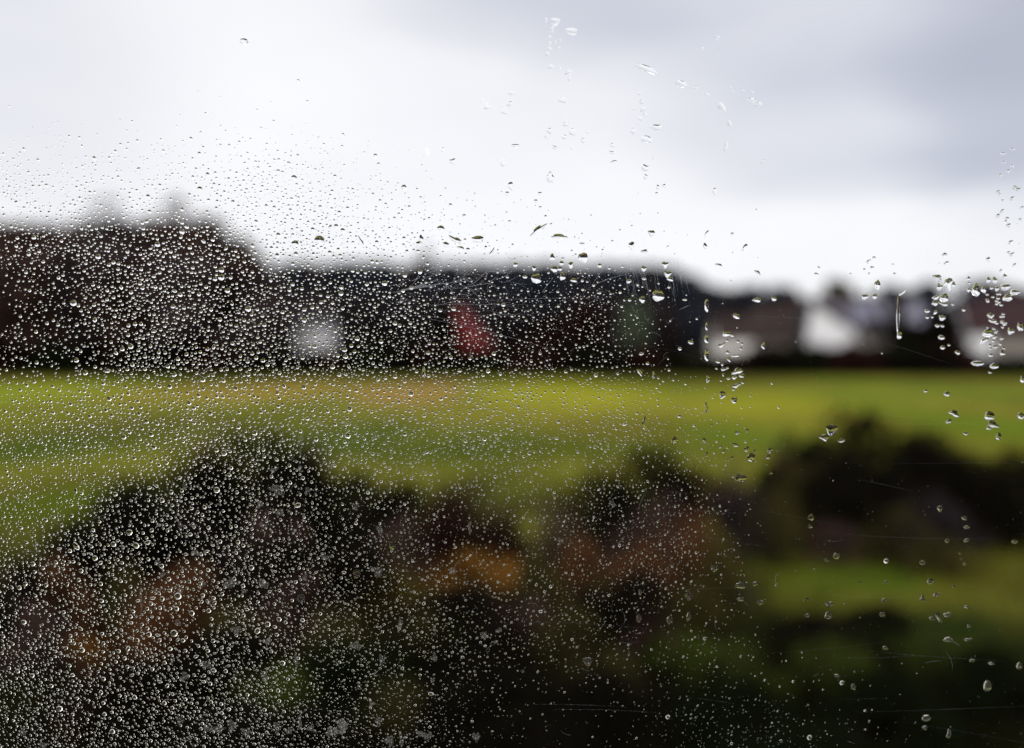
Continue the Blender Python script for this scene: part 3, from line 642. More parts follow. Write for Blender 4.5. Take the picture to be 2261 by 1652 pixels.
# drops drawn one by one: x, y, width, height, angle, irregularity   (full-size picture pixels)
D = """2221 87 36 30 0 .22;2286 126 46 28 -8 .2;2184 80 12 18 0 .2;2208 118 14 22 0 .25;2199 147 16 9 0 .2;2199 173 16 14 0 .1;2221 170 10 16 0 .2;2241 162 9 9 0 .1;2236 193 12 12 0 .2;2199 197 20 14 -30 .2;2190 218 16 20 0 .2;2205 269 26 20 0 .2;2239 270 16 9 -15 .2;2275 289 30 22 15 .25;2278 317 14 16 0 .2
2586 277 92 24 -22 .12;2725 337 48 26 -15 .1;2781 354 24 14 -10 .15;2829 379 20 12 -20 .2;2887 431 42 26 -55 .12;2918 496 16 24 0 .15;2903 588 40 12 65 .2;2869 152 24 18 -30 .1;2809 194 18 10 0 .1;2872 222 10 8 0 .1;2923 353 12 9 0 .1;2933 368 12 8 0 .1;2973 365 12 10 0 .1;3010 370 12 10 0 .1;3006 402 36 18 0 .3;3035 420 30 20 10 .25;3052 647 14 16 0 .1;2858 766 14 28 0 .15;2826 935 28 11 60 .15;2928 936 14 12 0 .1;2820 985 16 24 10 .1;2978 990 34 14 52 .1
1947 424 24 30 0 .12;1930 402 12 12 0 .1;2047 373 26 18 0 .1;2038 415 32 16 20 .2;2018 446 26 24 -20 .12;2250 401 32 24 0 .12;2264 495 22 26 0 .25;2290 529 28 28 0 .08;2257 548 24 16 0 .15;2332 562 22 16 -40 .15;2350 529 14 12 0 .1;2199 523 24 22 -20 .2;2187 551 18 14 0 .2;2219 591 26 12 -25 .15;2287 591 12 16 0 .1;2062 583 34 12 0 .15;2012 647 24 38 0 .1;1709 610 18 38 0 .12;1772 599 16 18 0 .1;1812 647 30 22 0 .2;2202 712 30 40 0 .3;2043 745 22 32 15 .12;2029 775 16 16 0 .08;2159 774 18 12 0 .1;2143 805 16 14 0 .05;2161 830 14 9 0 .1;2450 581 20 16 0 .1;2447 610 24 10 -10 .2;2456 647 28 9 8 .15;2558 376 14 14 0 .1;2566 409 20 16 -30 .2;2571 438 26 16 45 .2;2580 458 20 12 0 .15;2561 475 18 16 0 .2;2550 492 10 10 0 .1;2626 511 42 26 -5 .22;2532 525 26 18 60 .15;2586 558 46 26 -4 .15;2580 672 32 24 -8 .15;2613 630 12 12 0 .05;2582 708 16 20 0 .15;2631 749 14 18 0 .2;2657 746 12 20 30 .2;2626 774 14 10 0 .1;2532 436 16 9 10 .1
1764 914 30 20 -15 .15;1685 958 14 36 0 .3;1676 975 22 20 0 .08;1822 960 52 20 -28 .3;1911 958 46 28 0 .22;1784 979 20 24 20 .35;1843 992 28 12 -18 .2;1872 998 16 14 0 .05;2153 919 66 20 35 .35;2238 947 62 18 -4 .22;2038 886 14 9 0 .1;1943 989 12 12 20 .2;1967 1009 34 9 60 .3;1444 966 36 12 -65 .25;2606 933 26 24 0 .25;2526 984 22 34 0 .15;2577 1006 28 14 8 .2;2328 975 22 9 0 .15;1278 961 38 34 0 .06;1181 974 28 22 0 .1;976 166 32 22 -5 .06;799 755 20 16 0 .06;318 553 14 14 0 .03;554 676 18 11 15 .1
2332 1031 38 38 0 .2;2209 1030 20 26 0 .2;2302 1019 10 10 0 .05;2251 1035 12 11 0 .05;2246 1053 18 18 0 .1;2283 1060 18 26 0 .25;2217 1076 24 26 0 .15;2062 1059 18 18 0 .2;2136 1073 14 22 0 .15;2239 1075 18 18 0 .2;2250 1106 20 32 0 .3;2145 1114 36 40 10 .2;2398 1062 18 16 0 .05;2437 1073 12 12 0 .05;2489 1067 12 11 0 .05;2575 1075 20 22 0 .2;2660 1059 26 24 20 .25;2670 1096 28 24 -20 .25;2680 1116 24 18 -20 .2;2515 1125 20 16 20 .15;2576 1115 18 12 -10 .1;2295 1121 24 16 -10 .15;2100 1107 18 14 10 .1;2632 1182 44 46 0 .14;2569 1198 22 26 0 .15;2518 1200 14 14 0 .08;2397 1172 18 10 10 .15;2487 1226 12 12 0 .05;2590 1453 15 15 0 .04;2559 1487 34 16 -60 .2;2615 1500 10 28 0 .25;1695 1489 12 42 0 .3;2697 1762 32 20 55 .3;2577 1697 18 52 0 .35;1538 1133 20 20 0 .03;1365 1149 16 16 0 .05;1815 1236 18 16 10 .05;1761 1242 16 14 0 .05
2875 1060 28 10 -15 .2;3030 1090 26 12 -30 .25;3265 1096 20 9 -15 .2;3275 1070 12 8 -40 .2;3473 1046 22 11 40 .25;3496 1031 16 10 0 .2;3488 1070 20 9 -8 .15;3457 1078 12 8 -20 .2;3475 1095 12 7 30 .2;3571 1058 10 7 0 .1;3577 1095 16 8 4 .1;3509 1140 24 38 0 .22;3459 1188 28 22 10 .15;3498 1186 22 20 -10 .15;3472 1174 20 7 5 .2;3778 1019 22 14 0 .1;3784 1052 24 10 20 .15;3750 1111 38 22 -30 .25;3794 1134 28 50 0 .35;3757 1149 24 26 20 .35;3813 1140 18 24 0 .3;3742 1191 28 16 20 .2;3739 1213 24 20 0 .2;3775 1192 38 34 0 .15;3773 1216 40 14 -14 .2;3810 1219 14 9 10 .1;3708 1245 22 14 0 .1;3708 1270 16 12 0 .1;3741 1250 20 12 55 .2;3728 1269 12 10 0 .1;3768 1271 26 24 0 .15;3749 1303 20 14 0 .1;3769 1304 18 12 0 .1;3854 1240 16 14 0 .1;3765 1350 28 18 0 .1;3770 1390 20 16 0 .1;3795 1380 13 11 0 .1;3830 1410 24 15 -20 .15;3874 1115 16 18 0 .1;3875 1133 14 12 0 .1;3874 1160 16 16 0 .1;3902 1161 34 50 0 .2;3934 1158 22 28 0 .12;3952 1038 18 18 0 .25;3953 1121 20 24 0 .15;3979 1122 20 26 10 .2;4019 1107 18 20 0 .15;4021 1149 42 26 12 .12;4058 1170 42 22 8 .15;4030 1191 42 28 20 .2;3987 1155 18 18 0 .1;3965 1152 16 14 0 .1;3962 1262 30 20 0 .1;3974 1285 28 16 10 .15;4014 1291 28 13 0 .1;4042 1324 26 28 -20 .2;4080 1307 24 36 15 .2;3950 1332 44 36 0 .12;3936 1362 40 18 30 .3;4005 1356 18 9 0 .1;3962 1421 22 14 10 .15;4008 1412 22 20 0 .25;3909 1454 54 20 0 .08;3976 1465 36 22 0 .1;3959 1490 16 10 0 .1;4090 1517 20 28 0 .2
2739 1199 20 9 0 .15;2826 1223 16 50 0 .12;3027 1200 34 18 0 .3;3095 1195 22 18 -20 .15;2787 1275 10 10 0 .04;2945 1264 28 22 -20 .2;2826 1307 10 30 0 .15;2826 1356 16 34 0 .1;2827 1421 18 46 0 .12;2905 1334 30 24 0 .15;2928 1341 16 14 0 .1;2885 1381 30 14 30 .35;2952 1366 14 12 0 .05;2968 1375 12 11 0 .05;2962 1394 16 11 0 .15;2910 1409 16 14 0 .2;2941 1423 34 11 5 .2;2916 1437 16 20 0 .25;3053 1384 14 26 0 .3;2763 1369 22 16 -10 .15;2872 1446 20 14 0 .1;2889 1457 12 14 0 .2;2866 1474 12 9 0 .2;2894 1477 24 12 0 .3;2910 1471 12 10 0 .2;2950 1485 42 20 25 .35;2937 1508 22 16 0 .3;2967 1502 20 18 20 .3;2971 1530 14 12 0 .1;2914 1514 18 10 10 .2;2893 1498 10 16 0 .2;2832 1514 14 30 0 .3;2945 1542 32 15 25 .3;2934 1558 14 11 0 .3;2891 1579 28 26 30 .3;2937 1601 24 22 0 .25;2826 1632 12 42 8 .4;2884 1522 10 10 0 .05
3327 1719 46 42 0 .2;3297 1750 42 24 -15 .2;3366 1762 28 15 10 .15;3787 1576 26 18 -10 .15;3817 1654 44 20 -25 .3;3795 1685 24 14 20 .2;3958 1663 42 34 0 .12;3971 1697 48 24 -20 .2;3956 1709 20 22 0 .2;3995 1746 22 28 0 .2;3862 1734 22 12 -5 .15;4083 1663 32 24 -10 .2;3702 1564 16 12 0 .2;3005 1830 34 32 0 .15;2987 1797 20 22 0 .2;2942 1780 26 13 -20 .3;3080 1802 24 18 50 .3;3072 1828 18 18 0 .3;2989 1722 14 14 0 .04;2950 1731 22 12 0 .2;2882 1788 18 10 15 .2;2894 1807 16 12 0 .2;2826 1821 12 24 -10 .3;2961 1913 44 34 0 .18;3018 1805 14 12 0 .2;2848 1700 11 11 0 .04;2818 1762 24 12 -60 .3;2928 1832 14 14 0 .05;3084 1892 14 12 0 .1
3244 2069 24 28 0 .25;3241 2105 20 14 0 .2;3759 2033 20 24 0 .2;3789 2163 18 18 0 .1;3857 2072 22 16 -10 .2;3867 2109 26 13 0 .2;3866 2161 26 13 20 .3;4058 2167 26 16 0 .12;3346 2223 28 26 0 .12;3306 2240 20 12 -25 .2;3544 2244 19 18 0 .04;3690 2250 24 20 0 .25;3840 2213 14 10 -15 .15;3846 2236 12 9 0 .2;3859 2256 16 13 0 .1;3722 2325 28 22 0 .12;3541 2328 20 10 0 .1;3439 2329 16 9 0 .1;3816 2346 14 11 0 .1;3745 2379 30 14 15 .35;3690 2394 20 26 0 .3;3535 2401 20 16 0 .2;3317 2416 30 20 0 .35;3313 2462 30 30 0 .2;3228 2462 24 16 0 .2;3530 2459 24 20 0 .25;3755 2468 44 20 -60 .25;3727 2474 22 16 -20 .2;3789 2459 32 18 0 .35;3866 2428 26 10 -15 .2;3875 2502 14 20 0 .3;3792 2558 40 18 0 .3;3872 2558 34 12 5 .3;3541 2592 24 18 0 .2;3888 2642 24 12 10 .2;3965 2654 28 10 -15 .2;3950 2744 34 44 0 .08;4077 2663 24 30 0 .1;3705 2873 36 28 0 .12;3699 2911 22 16 0 .2;3795 2936 18 36 0 .35;3414 2747 20 26 0 .1;3346 2704 26 13 -10 .2;3238 2950 19 19 0 .04;3125 2965 15 15 0 .04;3368 2731 18 17 0 .04;2752 2379 26 46 0 .12;2755 2465 16 42 -12 .2;2961 2341 40 28 0 .2;3019 2335 28 15 10 .15;3040 2410 30 18 0 .3;2857 2273 28 26 0 .35;2962 2397 30 16 0 .3;3228 2397 15 14 0 .05
1570 2177 28 44 0 .08;1427 2295 28 36 0 .12;2556 2473 20 36 0 .1;2679 2479 24 34 0 .12;2351 2645 36 34 0 .2;2561 2369 12 28 0 .25;1724 2776 21 15 -10 .04;1623 2891 15 15 0 .04;2091 2685 15 14 0 .04;2671 2868 17 16 0 .04;1191 2021 26 18 15 .05;305 2185 32 18 -55 .06;238 2835 24 22 0 .05;1071 2497 21 20 0 .04;1030 2524 24 20 60 .05;1204 2394 32 38 0 .08;95 2489 21 17 0 .05;132 2256 18 17 0 .04;3592 1262 13 150 0 .08;3597 1340 20 34 0 .12;3609 1172 36 10 40 .2;545 2182 24 20 -45 .05;1130 2653 21 19 0 .04;454 2177 20 19 0 .05;591 2170 22 16 20 .06;294 1212 24 22 0 .03;512 2595 24 14 65 .05"""
D = [tuple(float(q) for q in s.split()) for s in D.replace('\n', ';').split(';') if s.strip()]
rs = np.random.RandomState(4)
# the falling runs of small drops at the right edge
for k in range(34):
    D.append((rs.uniform(3945, 4020), rs.uniform(1175, 1400), rs.uniform(11, 19), rs.uniform(9, 13), rs.uniform(-15, 15), .12))
for k in range(26):
    D.append((rs.uniform(3985, 4094), rs.uniform(590, 1090), rs.uniform(13, 24), rs.uniform(9, 15), rs.uniform(-15, 35), .2))
run = D

# where the fine beads sit: how dense they are over the pane
gx_ = np.arange(17) * 256.0
gyr = [0, 250, 450, 600, 750, 1000, 1250, 1500, 1750, 2000, 2250, 2500, 2750, 2993]
DEN = np.array([[0] * 17, [.002, .002, .001, .002, .004, .001] + [0] * 11, [.01, .02, .006, .006, .02, .008, .003] + [0] * 10,
 [.12, .16, .12, .14, .24, .14, .04, .004] + [0] * 9,
 [.40, .44, .40, .42, .46, .40, .16, .04, .006, .002, .001, 0, 0, 0, 0, 0, 0],
 [.55, .75, .85, .95, .85, .75, .50, .32, .16, .10, .04, .02, .004, .002, .003, .01, .02],
 [.22, .50, .95, 1, 1, .9, .75, .62, .58, .50, .18, .03, .015, .01, .01, .01, .01],
 [.36, .50, .78, .95, .95, .95, .9, .88, .75, .60, .30, .07, .01, .005, .005, .005, .005],
 [.60, .75, .85, .85, .9, .9, .95, 1, .85, .72, .62, .22, .02, .004, .003, .003, .003],
 [.75, .85, .9, .85, .8, .72, .7, .68, .6, .72, .72, .5, .05, .006, .004, .004, .004],
 [.65, .9, .9, .9, .9, .8, .72, .62, .55, .62, .8, .5, .06, .02, .01, .006, .004],
 [.8, .85, .85, .85, .85, .85, .8, .62, .5, .45, .48, .35, .09, .03, .012, .006, .004],
 [1, 1, 1, 1, 1, .95, .7, .42, .22, .14, .22, .3, .2, .1, .03, .01, .006],
 [1, 1, 1, 1, 1, 1, .85, .5, .2, .10, .2, .4, .42, .3, .12, .04, .01]])
SIZ = np.interp(gyr, [0, 900, 1500, 2100, 2400, 2700, 2993], [.78, .97, .98, .90, 1.10, 1.0, .84])[:, None] * np.interp(gx_, [0, 300, 900, 1300, 2000, 2900, 4096], [.90, 1.0, 1.08, 1.0, .86, .76, .9])[None, :]
def bil(T, x, y):
    fx = min(x / 256, 15.999); ix = int(fx); fx -= ix
    iy = min(max(np.searchsorted(gyr, y) - 1, 0), len(gyr) - 2); fy = (y - gyr[iy]) / (gyr[iy + 1] - gyr[iy])
    return (T[iy, ix] * (1 - fx) + T[iy, ix + 1] * fx) * (1 - fy) + (T[iy + 1, ix] * (1 - fx) + T[iy + 1, ix + 1] * fx) * fy
CELL = 16; grid = {}
def free(x, y, r, gap):
    c0, r0 = int(x // CELL), int(y // CELL); k = 2 if r < 14 else 4
    for a in range(c0 - k, c0 + k + 1):
        for b in range(r0 - k, r0 + k + 1):
            for (x2, y2, r2) in grid.get((a, b), ()):
                dd = r + r2 + gap
                if (x - x2) ** 2 + (y - y2) ** 2 < dd * dd: return False
    return True
def put(x, y, r): grid.setdefault((int(x // CELL), int(y // CELL)), []).append((x, y, r))
for (x, y, w_, h_, a, ir) in run:
    n_ = max(1, int(round(max(w_, h_) / max(6, min(w_, h_)))))
    ca_, sa_ = math.cos(R(a)), math.sin(R(a)); L = max(w_, h_) - min(w_, h_)
    for q in range(n_):
        t = (q / (n_ - 1) - .5) * L if n_ > 1 else 0
        if w_ >= h_: put(x + t * ca_, y - t * sa_, min(w_, h_) / 2)
        else: put(x + t * sa_, y + t * ca_, min(w_, h_) / 2)
BX0, BX1, BY0, BY1 = -620, 4300, -60, 3480      # to the edges of the pane, past the frame
beads = []
cl = vn(np.repeat(np.arange(0, 70), 52) * 1.0, np.tile(np.arange(0, 52), 70) * 1.0, 1.7, 9).reshape(70, 52)   # small-scale clustering, 60 px cells
# sizes from large to small so that small beads settle between large ones
steps = [(10, 12, 60, 4), (8.0, 10, 700, 3.4), (6.3, 8.0, 5000, 3.0), (4.8, 6.3, 21000, 2.6), (3.4, 4.8, 52000, 2.1), (1.7, 3.4, 90000, 1.5)]
U1 = np.random.RandomState(21)
for (rlo, rhi, tries, gap) in steps:
    tries = int(tries * 1.31); xs_ = U1.uniform(BX0, BX1, tries); ys_ = U1.uniform(BY0, BY1, tries); uu = U1.rand(tries); rr_ = U1.uniform(rlo, rhi, tries)
    for x, y, u_, r_ in zip(xs_, ys_, uu, rr_):
        cx_, cy__ = min(max(x, 0), 4095), min(max(y, 0), 2992)
        dn = bil(DEN, cx_, cy__)
        if dn < 1e-4: continue
        k = cl[int(cx_ // 60), int(cy__ // 60)]
        if u_ > (dn ** (1.25 if y < 1850 else 1.5)) * (.35 + 1.3 * k) * (.75 if y > 1850 else 1): continue
        r2 = r_ * bil(SIZ, cx_, cy__) * (1 - .22 * min(max((cy__ - 1750) / 350, 0), 1) * min(max((cx_ - 850) / 500, 0), 1)); gj = .7 + .9 * ((x * 7.13 + y * 3.71) % 1)
        if free(x, y, r2, gap * (2.6 - 1.5 * dn) * gj): put(x, y, r2); beads.append((x, y, r2))
print('beads', len(beads), 'drawn', len(run))

# build: the 300 largest as drops of their own, the rest as one mass
allw = [(1.25 * math.sqrt(w_ * h_), ('run', x, y, w_, h_, a, ir)) for (x, y, w_, h_, a, ir) in run if -10 < x < 4106] + [(2 * r_, ('bead', x, y, 2 * r_, 2 * r_, 0, 0)) for (x, y, r_) in beads if 0 < x < 4096 and 0 < y < 2993]
allw.sort(key=lambda q: -q[0]); solo = [q[1] for q in allw[:300]]; solo_set = set(solo)
rest = [q[1] for q in allw[300:]] + [('bead', x, y, 2 * r_, 2 * r_, 0, 0) for (x, y, r_) in beads if not (0 < x < 4096 and 0 < y < 2993)]
ZONES = [(250, 200, 'the pale sky far up on the left'), (960, 180, 'the pale sky left of the middle'), (700, 700, 'the white sky above the left wood'), (1250, 950, 'the white sky above the white cottage'), (1780, 620, 'the white sky right of the bead field'),
 (2220, 110, 'the grey cloud, uppermost cluster'), (2235, 280, 'the grey cloud, below the uppermost cluster'), (2030, 420, 'white sky beside the central runs'), (2270, 540, 'the white sky, lower central run'), (2090, 780, 'the white sky high above the ridge'), (2590, 277, 'the grey cloud near the long slanting drop'), (2570, 440, 'the sky under the long slanting drop'), (2610, 560, 'the sky where the long run ends'), (2620, 740, 'the white sky below the long run'),
 (2860, 180, 'the high grey cloud on the right'), (2740, 345, 'the grey cloud, slanting chain of drops'), (3000, 390, 'the grey cloud right of the chain'), (2880, 560, 'the white sky below the chain'), (2880, 950, 'the white sky above the cream house'), (1750, 960, 'the skyline left of the fir spire'), (1880, 970, 'the skyline above the red barn'), (2200, 930, 'the skyline at the middle of the ridge'), (2570, 970, 'the sky at the ridge end'),
 (2230, 1060, 'the ridge top, middle cluster'), (2150, 1110, 'the dark ridge right of the barn'), (2440, 1070, 'the ridge top near its right end'), (2660, 1090, 'the notch where the ridge drops'), (2600, 1190, 'the dull green tree'), (1600, 1200, 'the dark trees beside the red barn'), (1250, 1350, 'the white cottage'), (600, 1250, 'the left wood'), (200, 1300, 'the dark left end of the wood'),
 (3030, 1090, 'the white sky above the low cream house'), (3270, 1080, 'the sky above the white gable'), (3480, 1060, 'the sky right of the olive tree, upper group'), (3490, 1170, 'the grey roof behind the white gable'), (3780, 1040, 'the sky left of the bare trees'), (3760, 1130, 'the skyline above the lilac house'), (3770, 1205, 'dark trees beside the lilac house'), (3740, 1280, 'the dim wall beyond the lilac house'), (3790, 1370, 'the brown pink outbuilding'),
 (4040, 700, 'the grey sky at the right edge'), (4040, 950, 'the white sky low at the right edge'), (3900, 1140, 'the bare trees left of the maroon roof'), (4030, 1150, 'the bare trees above the maroon roof'), (3975, 1240, 'the upper part of the maroon roof'), (4050, 1310, 'the lower right of the maroon roof'), (3960, 1370, 'the white wall under the maroon roof'), (3950, 1460, 'the hedge under the white wall'),
 (2826, 1260, 'the trees left of the cream house'), (3060, 1200, 'the trees behind the cream house'), (2910, 1350, 'the cream wall, upper part'), (2940, 1410, 'the cream wall, lower part'), (2890, 1480, 'the hedge below the cream house'), (2950, 1500, 'the field edge below the cream house'), (2900, 1590, 'the yellow field below the cream house'),
 (2580, 1480, 'the field edge right of the beads'), (3320, 1740, 'the dark top of the tall bush'), (3800, 1650, 'the green field on the right'), (3980, 1700, 'the yellow green field at the right edge'), (2960, 1800, 'the olive field left of the tall bush'), (2840, 1780, 'the field beside the last beads'), (2600, 1730, 'the field at the middle right'),
 (3240, 2080, 'the brown bush left of the bright grass'), (3860, 2100, 'the dark bushes at the right edge'), (3350, 2240, 'the left end of the bright grass'), (3600, 2270, 'the middle of the bright grass'), (3850, 2250, 'the right part of the bright grass'), (3750, 2390, 'the lower edge of the bright grass'), (3300, 2440, 'the dark bush under the bright grass'), (3540, 2440, 'the olive patch under the bright grass'), (3780, 2470, 'the dark green grass on the right'), (3850, 2600, 'the dark bank on the right'),
 (3400, 2730, 'the dark bank right of the middle'), (3720, 2900, 'the black lower right corner'), (3200, 2940, 'the black bank along the bottom'), (2960, 2360, 'the pale tuft'), (2750, 2420, 'the rusty bushes, hanging pair'), (2600, 2450, 'dark bush beside the rusty bushes'), (2350, 2640, 'the brown bank at the bottom middle'), (2100, 2300, 'the orange bush'), (1500, 2250, 'the dark bush beside the orange one'), (1150, 2450, 'the dark brambles left of the middle'), (600, 2200, 'the dark bushes on the left'), (200, 2300, 'the rusty bushes on the left'), (250, 2800, 'the black lower left corner'), (700, 2650, 'the brambles at the lower left'), (1700, 2800, 'the brambles at the bottom middle'),
 (330, 2600, 'the small orange bush'), (480, 2420, 'the olive bush between the rusty ones'), (730, 2400, 'the larger left rusty bush'), (90, 2450, 'the dark bank at the left edge'), (950, 2250, 'the dark bushes under the rounded one'), (300, 2130, 'the broad dark bush'), (560, 2050, 'the left flank of the rounded bush'), (800, 2100, 'the foot of the rounded bush'), (950, 2620, 'the green black brambles'), (950, 2850, 'the black bottom, left of the middle'), (560, 2820, 'the black bottom toward the left corner'), (430, 2270, 'the dark gap above the olive bush'), (600, 2560, 'the dark bank right of the small orange bush'), (1300, 2700, 'the black bank below the middle'),
 (500, 1700, 'the green field on the left'), (1200, 1650, 'the yellow field at the middle left'), (1900, 1650, 'the yellow field at the middle'), (900, 1950, 'the top of the large rounded bush'), (2000, 2000, 'the grassy gap')]
zone_of = lambda x, y: min(range(len(ZONES)), key=lambda k: (ZONES[k][0] - x) ** 2 + (ZONES[k][1] - y) ** 2)
byz = {}
for s_ in solo: byz.setdefault(zone_of(s_[1], s_[2]), []).append(s_)
def shape_word(s_):
    _, x, y, w_, h_, a, ir = s_
    L, S = max(w_, h_), min(w_, h_); big = math.sqrt(w_ * h_)
    sz = 'large' if big > 30 else 'medium' if big > 20 else 'small'
    if L / S > 2.2: return sz + (' slanting' if abs(a) > 12 and abs(a) < 80 else ' upright' if h_ > w_ else ' flat') + ' streak'
    if ir >= .25: return sz + ' ragged'
    if ir >= .15: return sz + ' lopsided'
    if L / S > 1.3: return sz + (' tall' if (h_ > w_ and abs(a) < 45) or (abs(a) > 45 and w_ > h_) else ' wide') + ' oval'
    return sz + ' round'
def harm(ir, rs):
    return {2: (ir * rs.uniform(-.35, .35), rs.uniform(0, 6.28)), 3: (ir * rs.uniform(.3, .9), rs.uniform(0, 6.28)), 4: (ir * rs.uniform(0, .4), rs.uniform(0, 6.28)), 5: (ir * rs.uniform(0, .35), rs.uniform(0, 6.28)), 7: (ir * .12, rs.uniform(0, 6.28))}
rs2 = np.random.RandomState(8)
SEG, RNG = 32, 10
tri, bt = cap_faces(SEG, RNG)
TRI = np.concatenate([tri, bt]); nsm = len(tri)
for z_, lst in byz.items():
    lst.sort(key=lambda s: s[1])
    for i_, s_ in enumerate(lst):
        _, x, y, w_, h_, a, ir = s_
        u, zz = pane_uv(x, y); big = math.sqrt(w_ * h_)
        theta = R((np.interp(y, [900, 1500, 2100, 3000], [53, 56, 63, 65]) if ir < .061 else np.interp(y, [0, 600, 860, 1000, 1150, 1520, 1600, 2000, 3000], [26, 27, 39, 40, 45, 44, 36, 29, 31])) + rs2.uniform(-3, 3))
        if ir == 0: ir = rs2.uniform(.01, .07)
        v = cap(0, 0, w_ * .53 * PX, h_ * .53 * PX, R(a), theta, harm(ir, rs2), SEG, RNG)
        me = mesh('raindrop', v, TRI, wm); sm = np.zeros(len(TRI), bool); sm[:nsm] = True; me.polygons.foreach_set('use_smooth', sm)
        o = link('raindrop', me); o.location = P0 + U * u + Vector((0, 0, zz)); o.rotation_euler = (0, 0, PHI)
        pos = 'alone' if len(lst) == 1 else ('leftmost' if i_ == 0 else 'rightmost' if i_ == len(lst) - 1 else ORD[i_] + ' from the left')
        lab = f'{shape_word(s_)} raindrop over {ZONES[z_][2]}' + ('' if len(lst) == 1 else f', {pos}')
        if len(lab.split()) > 16: lab = lab.replace('from the left', 'from left').replace(' streak ', ' ').replace(' oval ', ' ')
        tag(o, lab, 'raindrop', 'larger raindrops on the window')
# the mass of fine beads
LOD = {0: (9, 3), 1: (13, 4), 2: (18, 6)}; BV = {k: [] for k in LOD}
for (kd, x, y, w_, h_, a, ir) in rest:
    u, zz = pane_uv(x, y)
    if kd == 'bead':
        big = w_; low = y > 1900
        e = 1 + abs(rs2.normal()) * (.12 if low else .06); ang = rs2.uniform(0, 3.14)
        if big > 8 and rs2.rand() < (.22 if low else .10): e *= rs2.uniform(1.15, 1.7)
        wa, hb = w_ * math.sqrt(e), h_ / math.sqrt(e); ir = rs2.uniform(.0, .04) if big < 8 else rs2.uniform(.02, .17 if low else .10)
        theta = R(np.clip(rs2.normal(np.interp(big, [4, 8, 14], [-5, -1, 1]) + np.interp(y, [900, 1500, 2100, 3000], [52, 55, 63, 65]), 2.5), 40, 72))
    else: big = math.sqrt(w_ * h_); wa, hb, ang = w_, h_, R(a); theta = R(np.interp(y, [0, 600, 860, 1000, 1150, 1520, 1600, 2000, 3000], [26, 27, 39, 40, 45, 44, 36, 29, 31]))
    L = 0 if big < 7 else 1 if big < 13 else 2
    BV[L].append(cap(u, zz, wa / 2 * PX, hb / 2 * PX, ang, theta, harm(ir, rs2) if ir > .01 else {}, *LOD[L]))
Vb, Fs, sm, base_ = [], [], [], 0
for L, lst in BV.items():
    t2, b2_ = cap_faces(*LOD[L]); nv = 1 + (LOD[L][1] + 1) * LOD[L][0]; off = (base_ + np.arange(len(lst)) * nv)[:, None, None]
    Vb.append(np.concatenate(lst)); Fs += [(t2[None] + off).reshape(-1, 3), (b2_[None] + off).reshape(-1, 3)]
    sm += [np.ones(len(t2) * len(lst), bool), np.zeros(len(b2_) * len(lst), bool)]; base_ += nv * len(lst)
me = mesh('rain_beads', np.concatenate(Vb), np.concatenate(Fs), wm); me.polygons.foreach_set('use_smooth', np.concatenate(sm))
o = link('rain_beads', me); o.location = P0; o.rotation_euler = (0, 0, PHI)
tag(o, 'thousands of fine beads of rain covering the left two thirds of the pane', 'rain beads', kind='stuff')

# ------------------------------------------------------------------ dried dirt, dust and scratches on the pane
dm = bpy.data.materials.new('dried mineral dirt'); dm.use_nodes = True; t = dm.node_tree; t.nodes.clear()
oo = N(t, 'ShaderNodeOutputMaterial'); tb = N(t, 'ShaderNodeBsdfTransparent'); df = N(t, 'ShaderNodeBsdfDiffuse'); tl = N(t, 'ShaderNodeBsdfTranslucent')
df.inputs[0].default_value = (.5, .49, .46, 1); tl.inputs[0].default_value = (.5, .49, .46, 1)
m1 = N(t, 'ShaderNodeMixShader'); m1.inputs[0].default_value = .5; t.links.new(df.outputs[0], m1.inputs[1]); t.links.new(tl.outputs[0], m1.inputs[2])
m2 = N(t, 'ShaderNodeMixShader'); t.links.new(tb.outputs[0], m2.inputs[1]); t.links.new(m1.outputs[0], m2.inputs[2]); t.links.new(m2.outputs[0], oo.inputs[0])
tcn = N(t, 'ShaderNodeTexCoord'); n_a = N(t, 'ShaderNodeTexNoise'); n_a.inputs['Scale'].default_value = 1500; n_a.inputs['Detail'].default_value = 4; t.links.new(tcn.outputs['Object'], n_a.inputs['Vector'])
mr = N(t, 'ShaderNodeMapRange'); mr.inputs['From Min'].default_value = .42; mr.inputs['From Max'].default_value = .66; mr.inputs['To Min'].default_value = .02; mr.inputs['To Max'].default_value = .42; t.links.new(n_a.outputs['Fac'], mr.inputs[0]); t.links.new(mr.outputs[0], m2.inputs[0])
marks = []
def mk(ox, oy, s): 
    for q in s.split(';'):
        a = [float(k) for k in q.split()]; marks.append((ox + a[0] * .619, oy + a[1] * .619, a[2] * .619, a[3] * .619))
mk(0, 1970, "1265 390 52 36;1020 455 36 30;1050 530 36 34;1010 640 40 36;1170 635 36 40;1310 590 46 36;1480 590 76 56;1700 590 64 60;1575 635 40 34;1350 705 36 34;1150 840 36 44;1525 890 50 64;1725 965 46 36;1330 1120 60 44;1190 1190 56 54;1715 1195 48 44;1165 1475 46 40;1390 1530 110 50;1500 1510 60 70;1590 1550 60 54;1790 1520 40 70;1870 1540 60 40;1940 1490 22 96;2010 1520 40 44;2150 1545 90 60;2215 1500 50 80;150 1545 48 40;280 1630 44 40;1680 80 50 34;1810 130 60 40;1165 205 30 36;1250 215 44 34;1690 210 34 30;912 690 18 160;1915 1090 20 90;1970 550 36 40;2110 420 60 36")
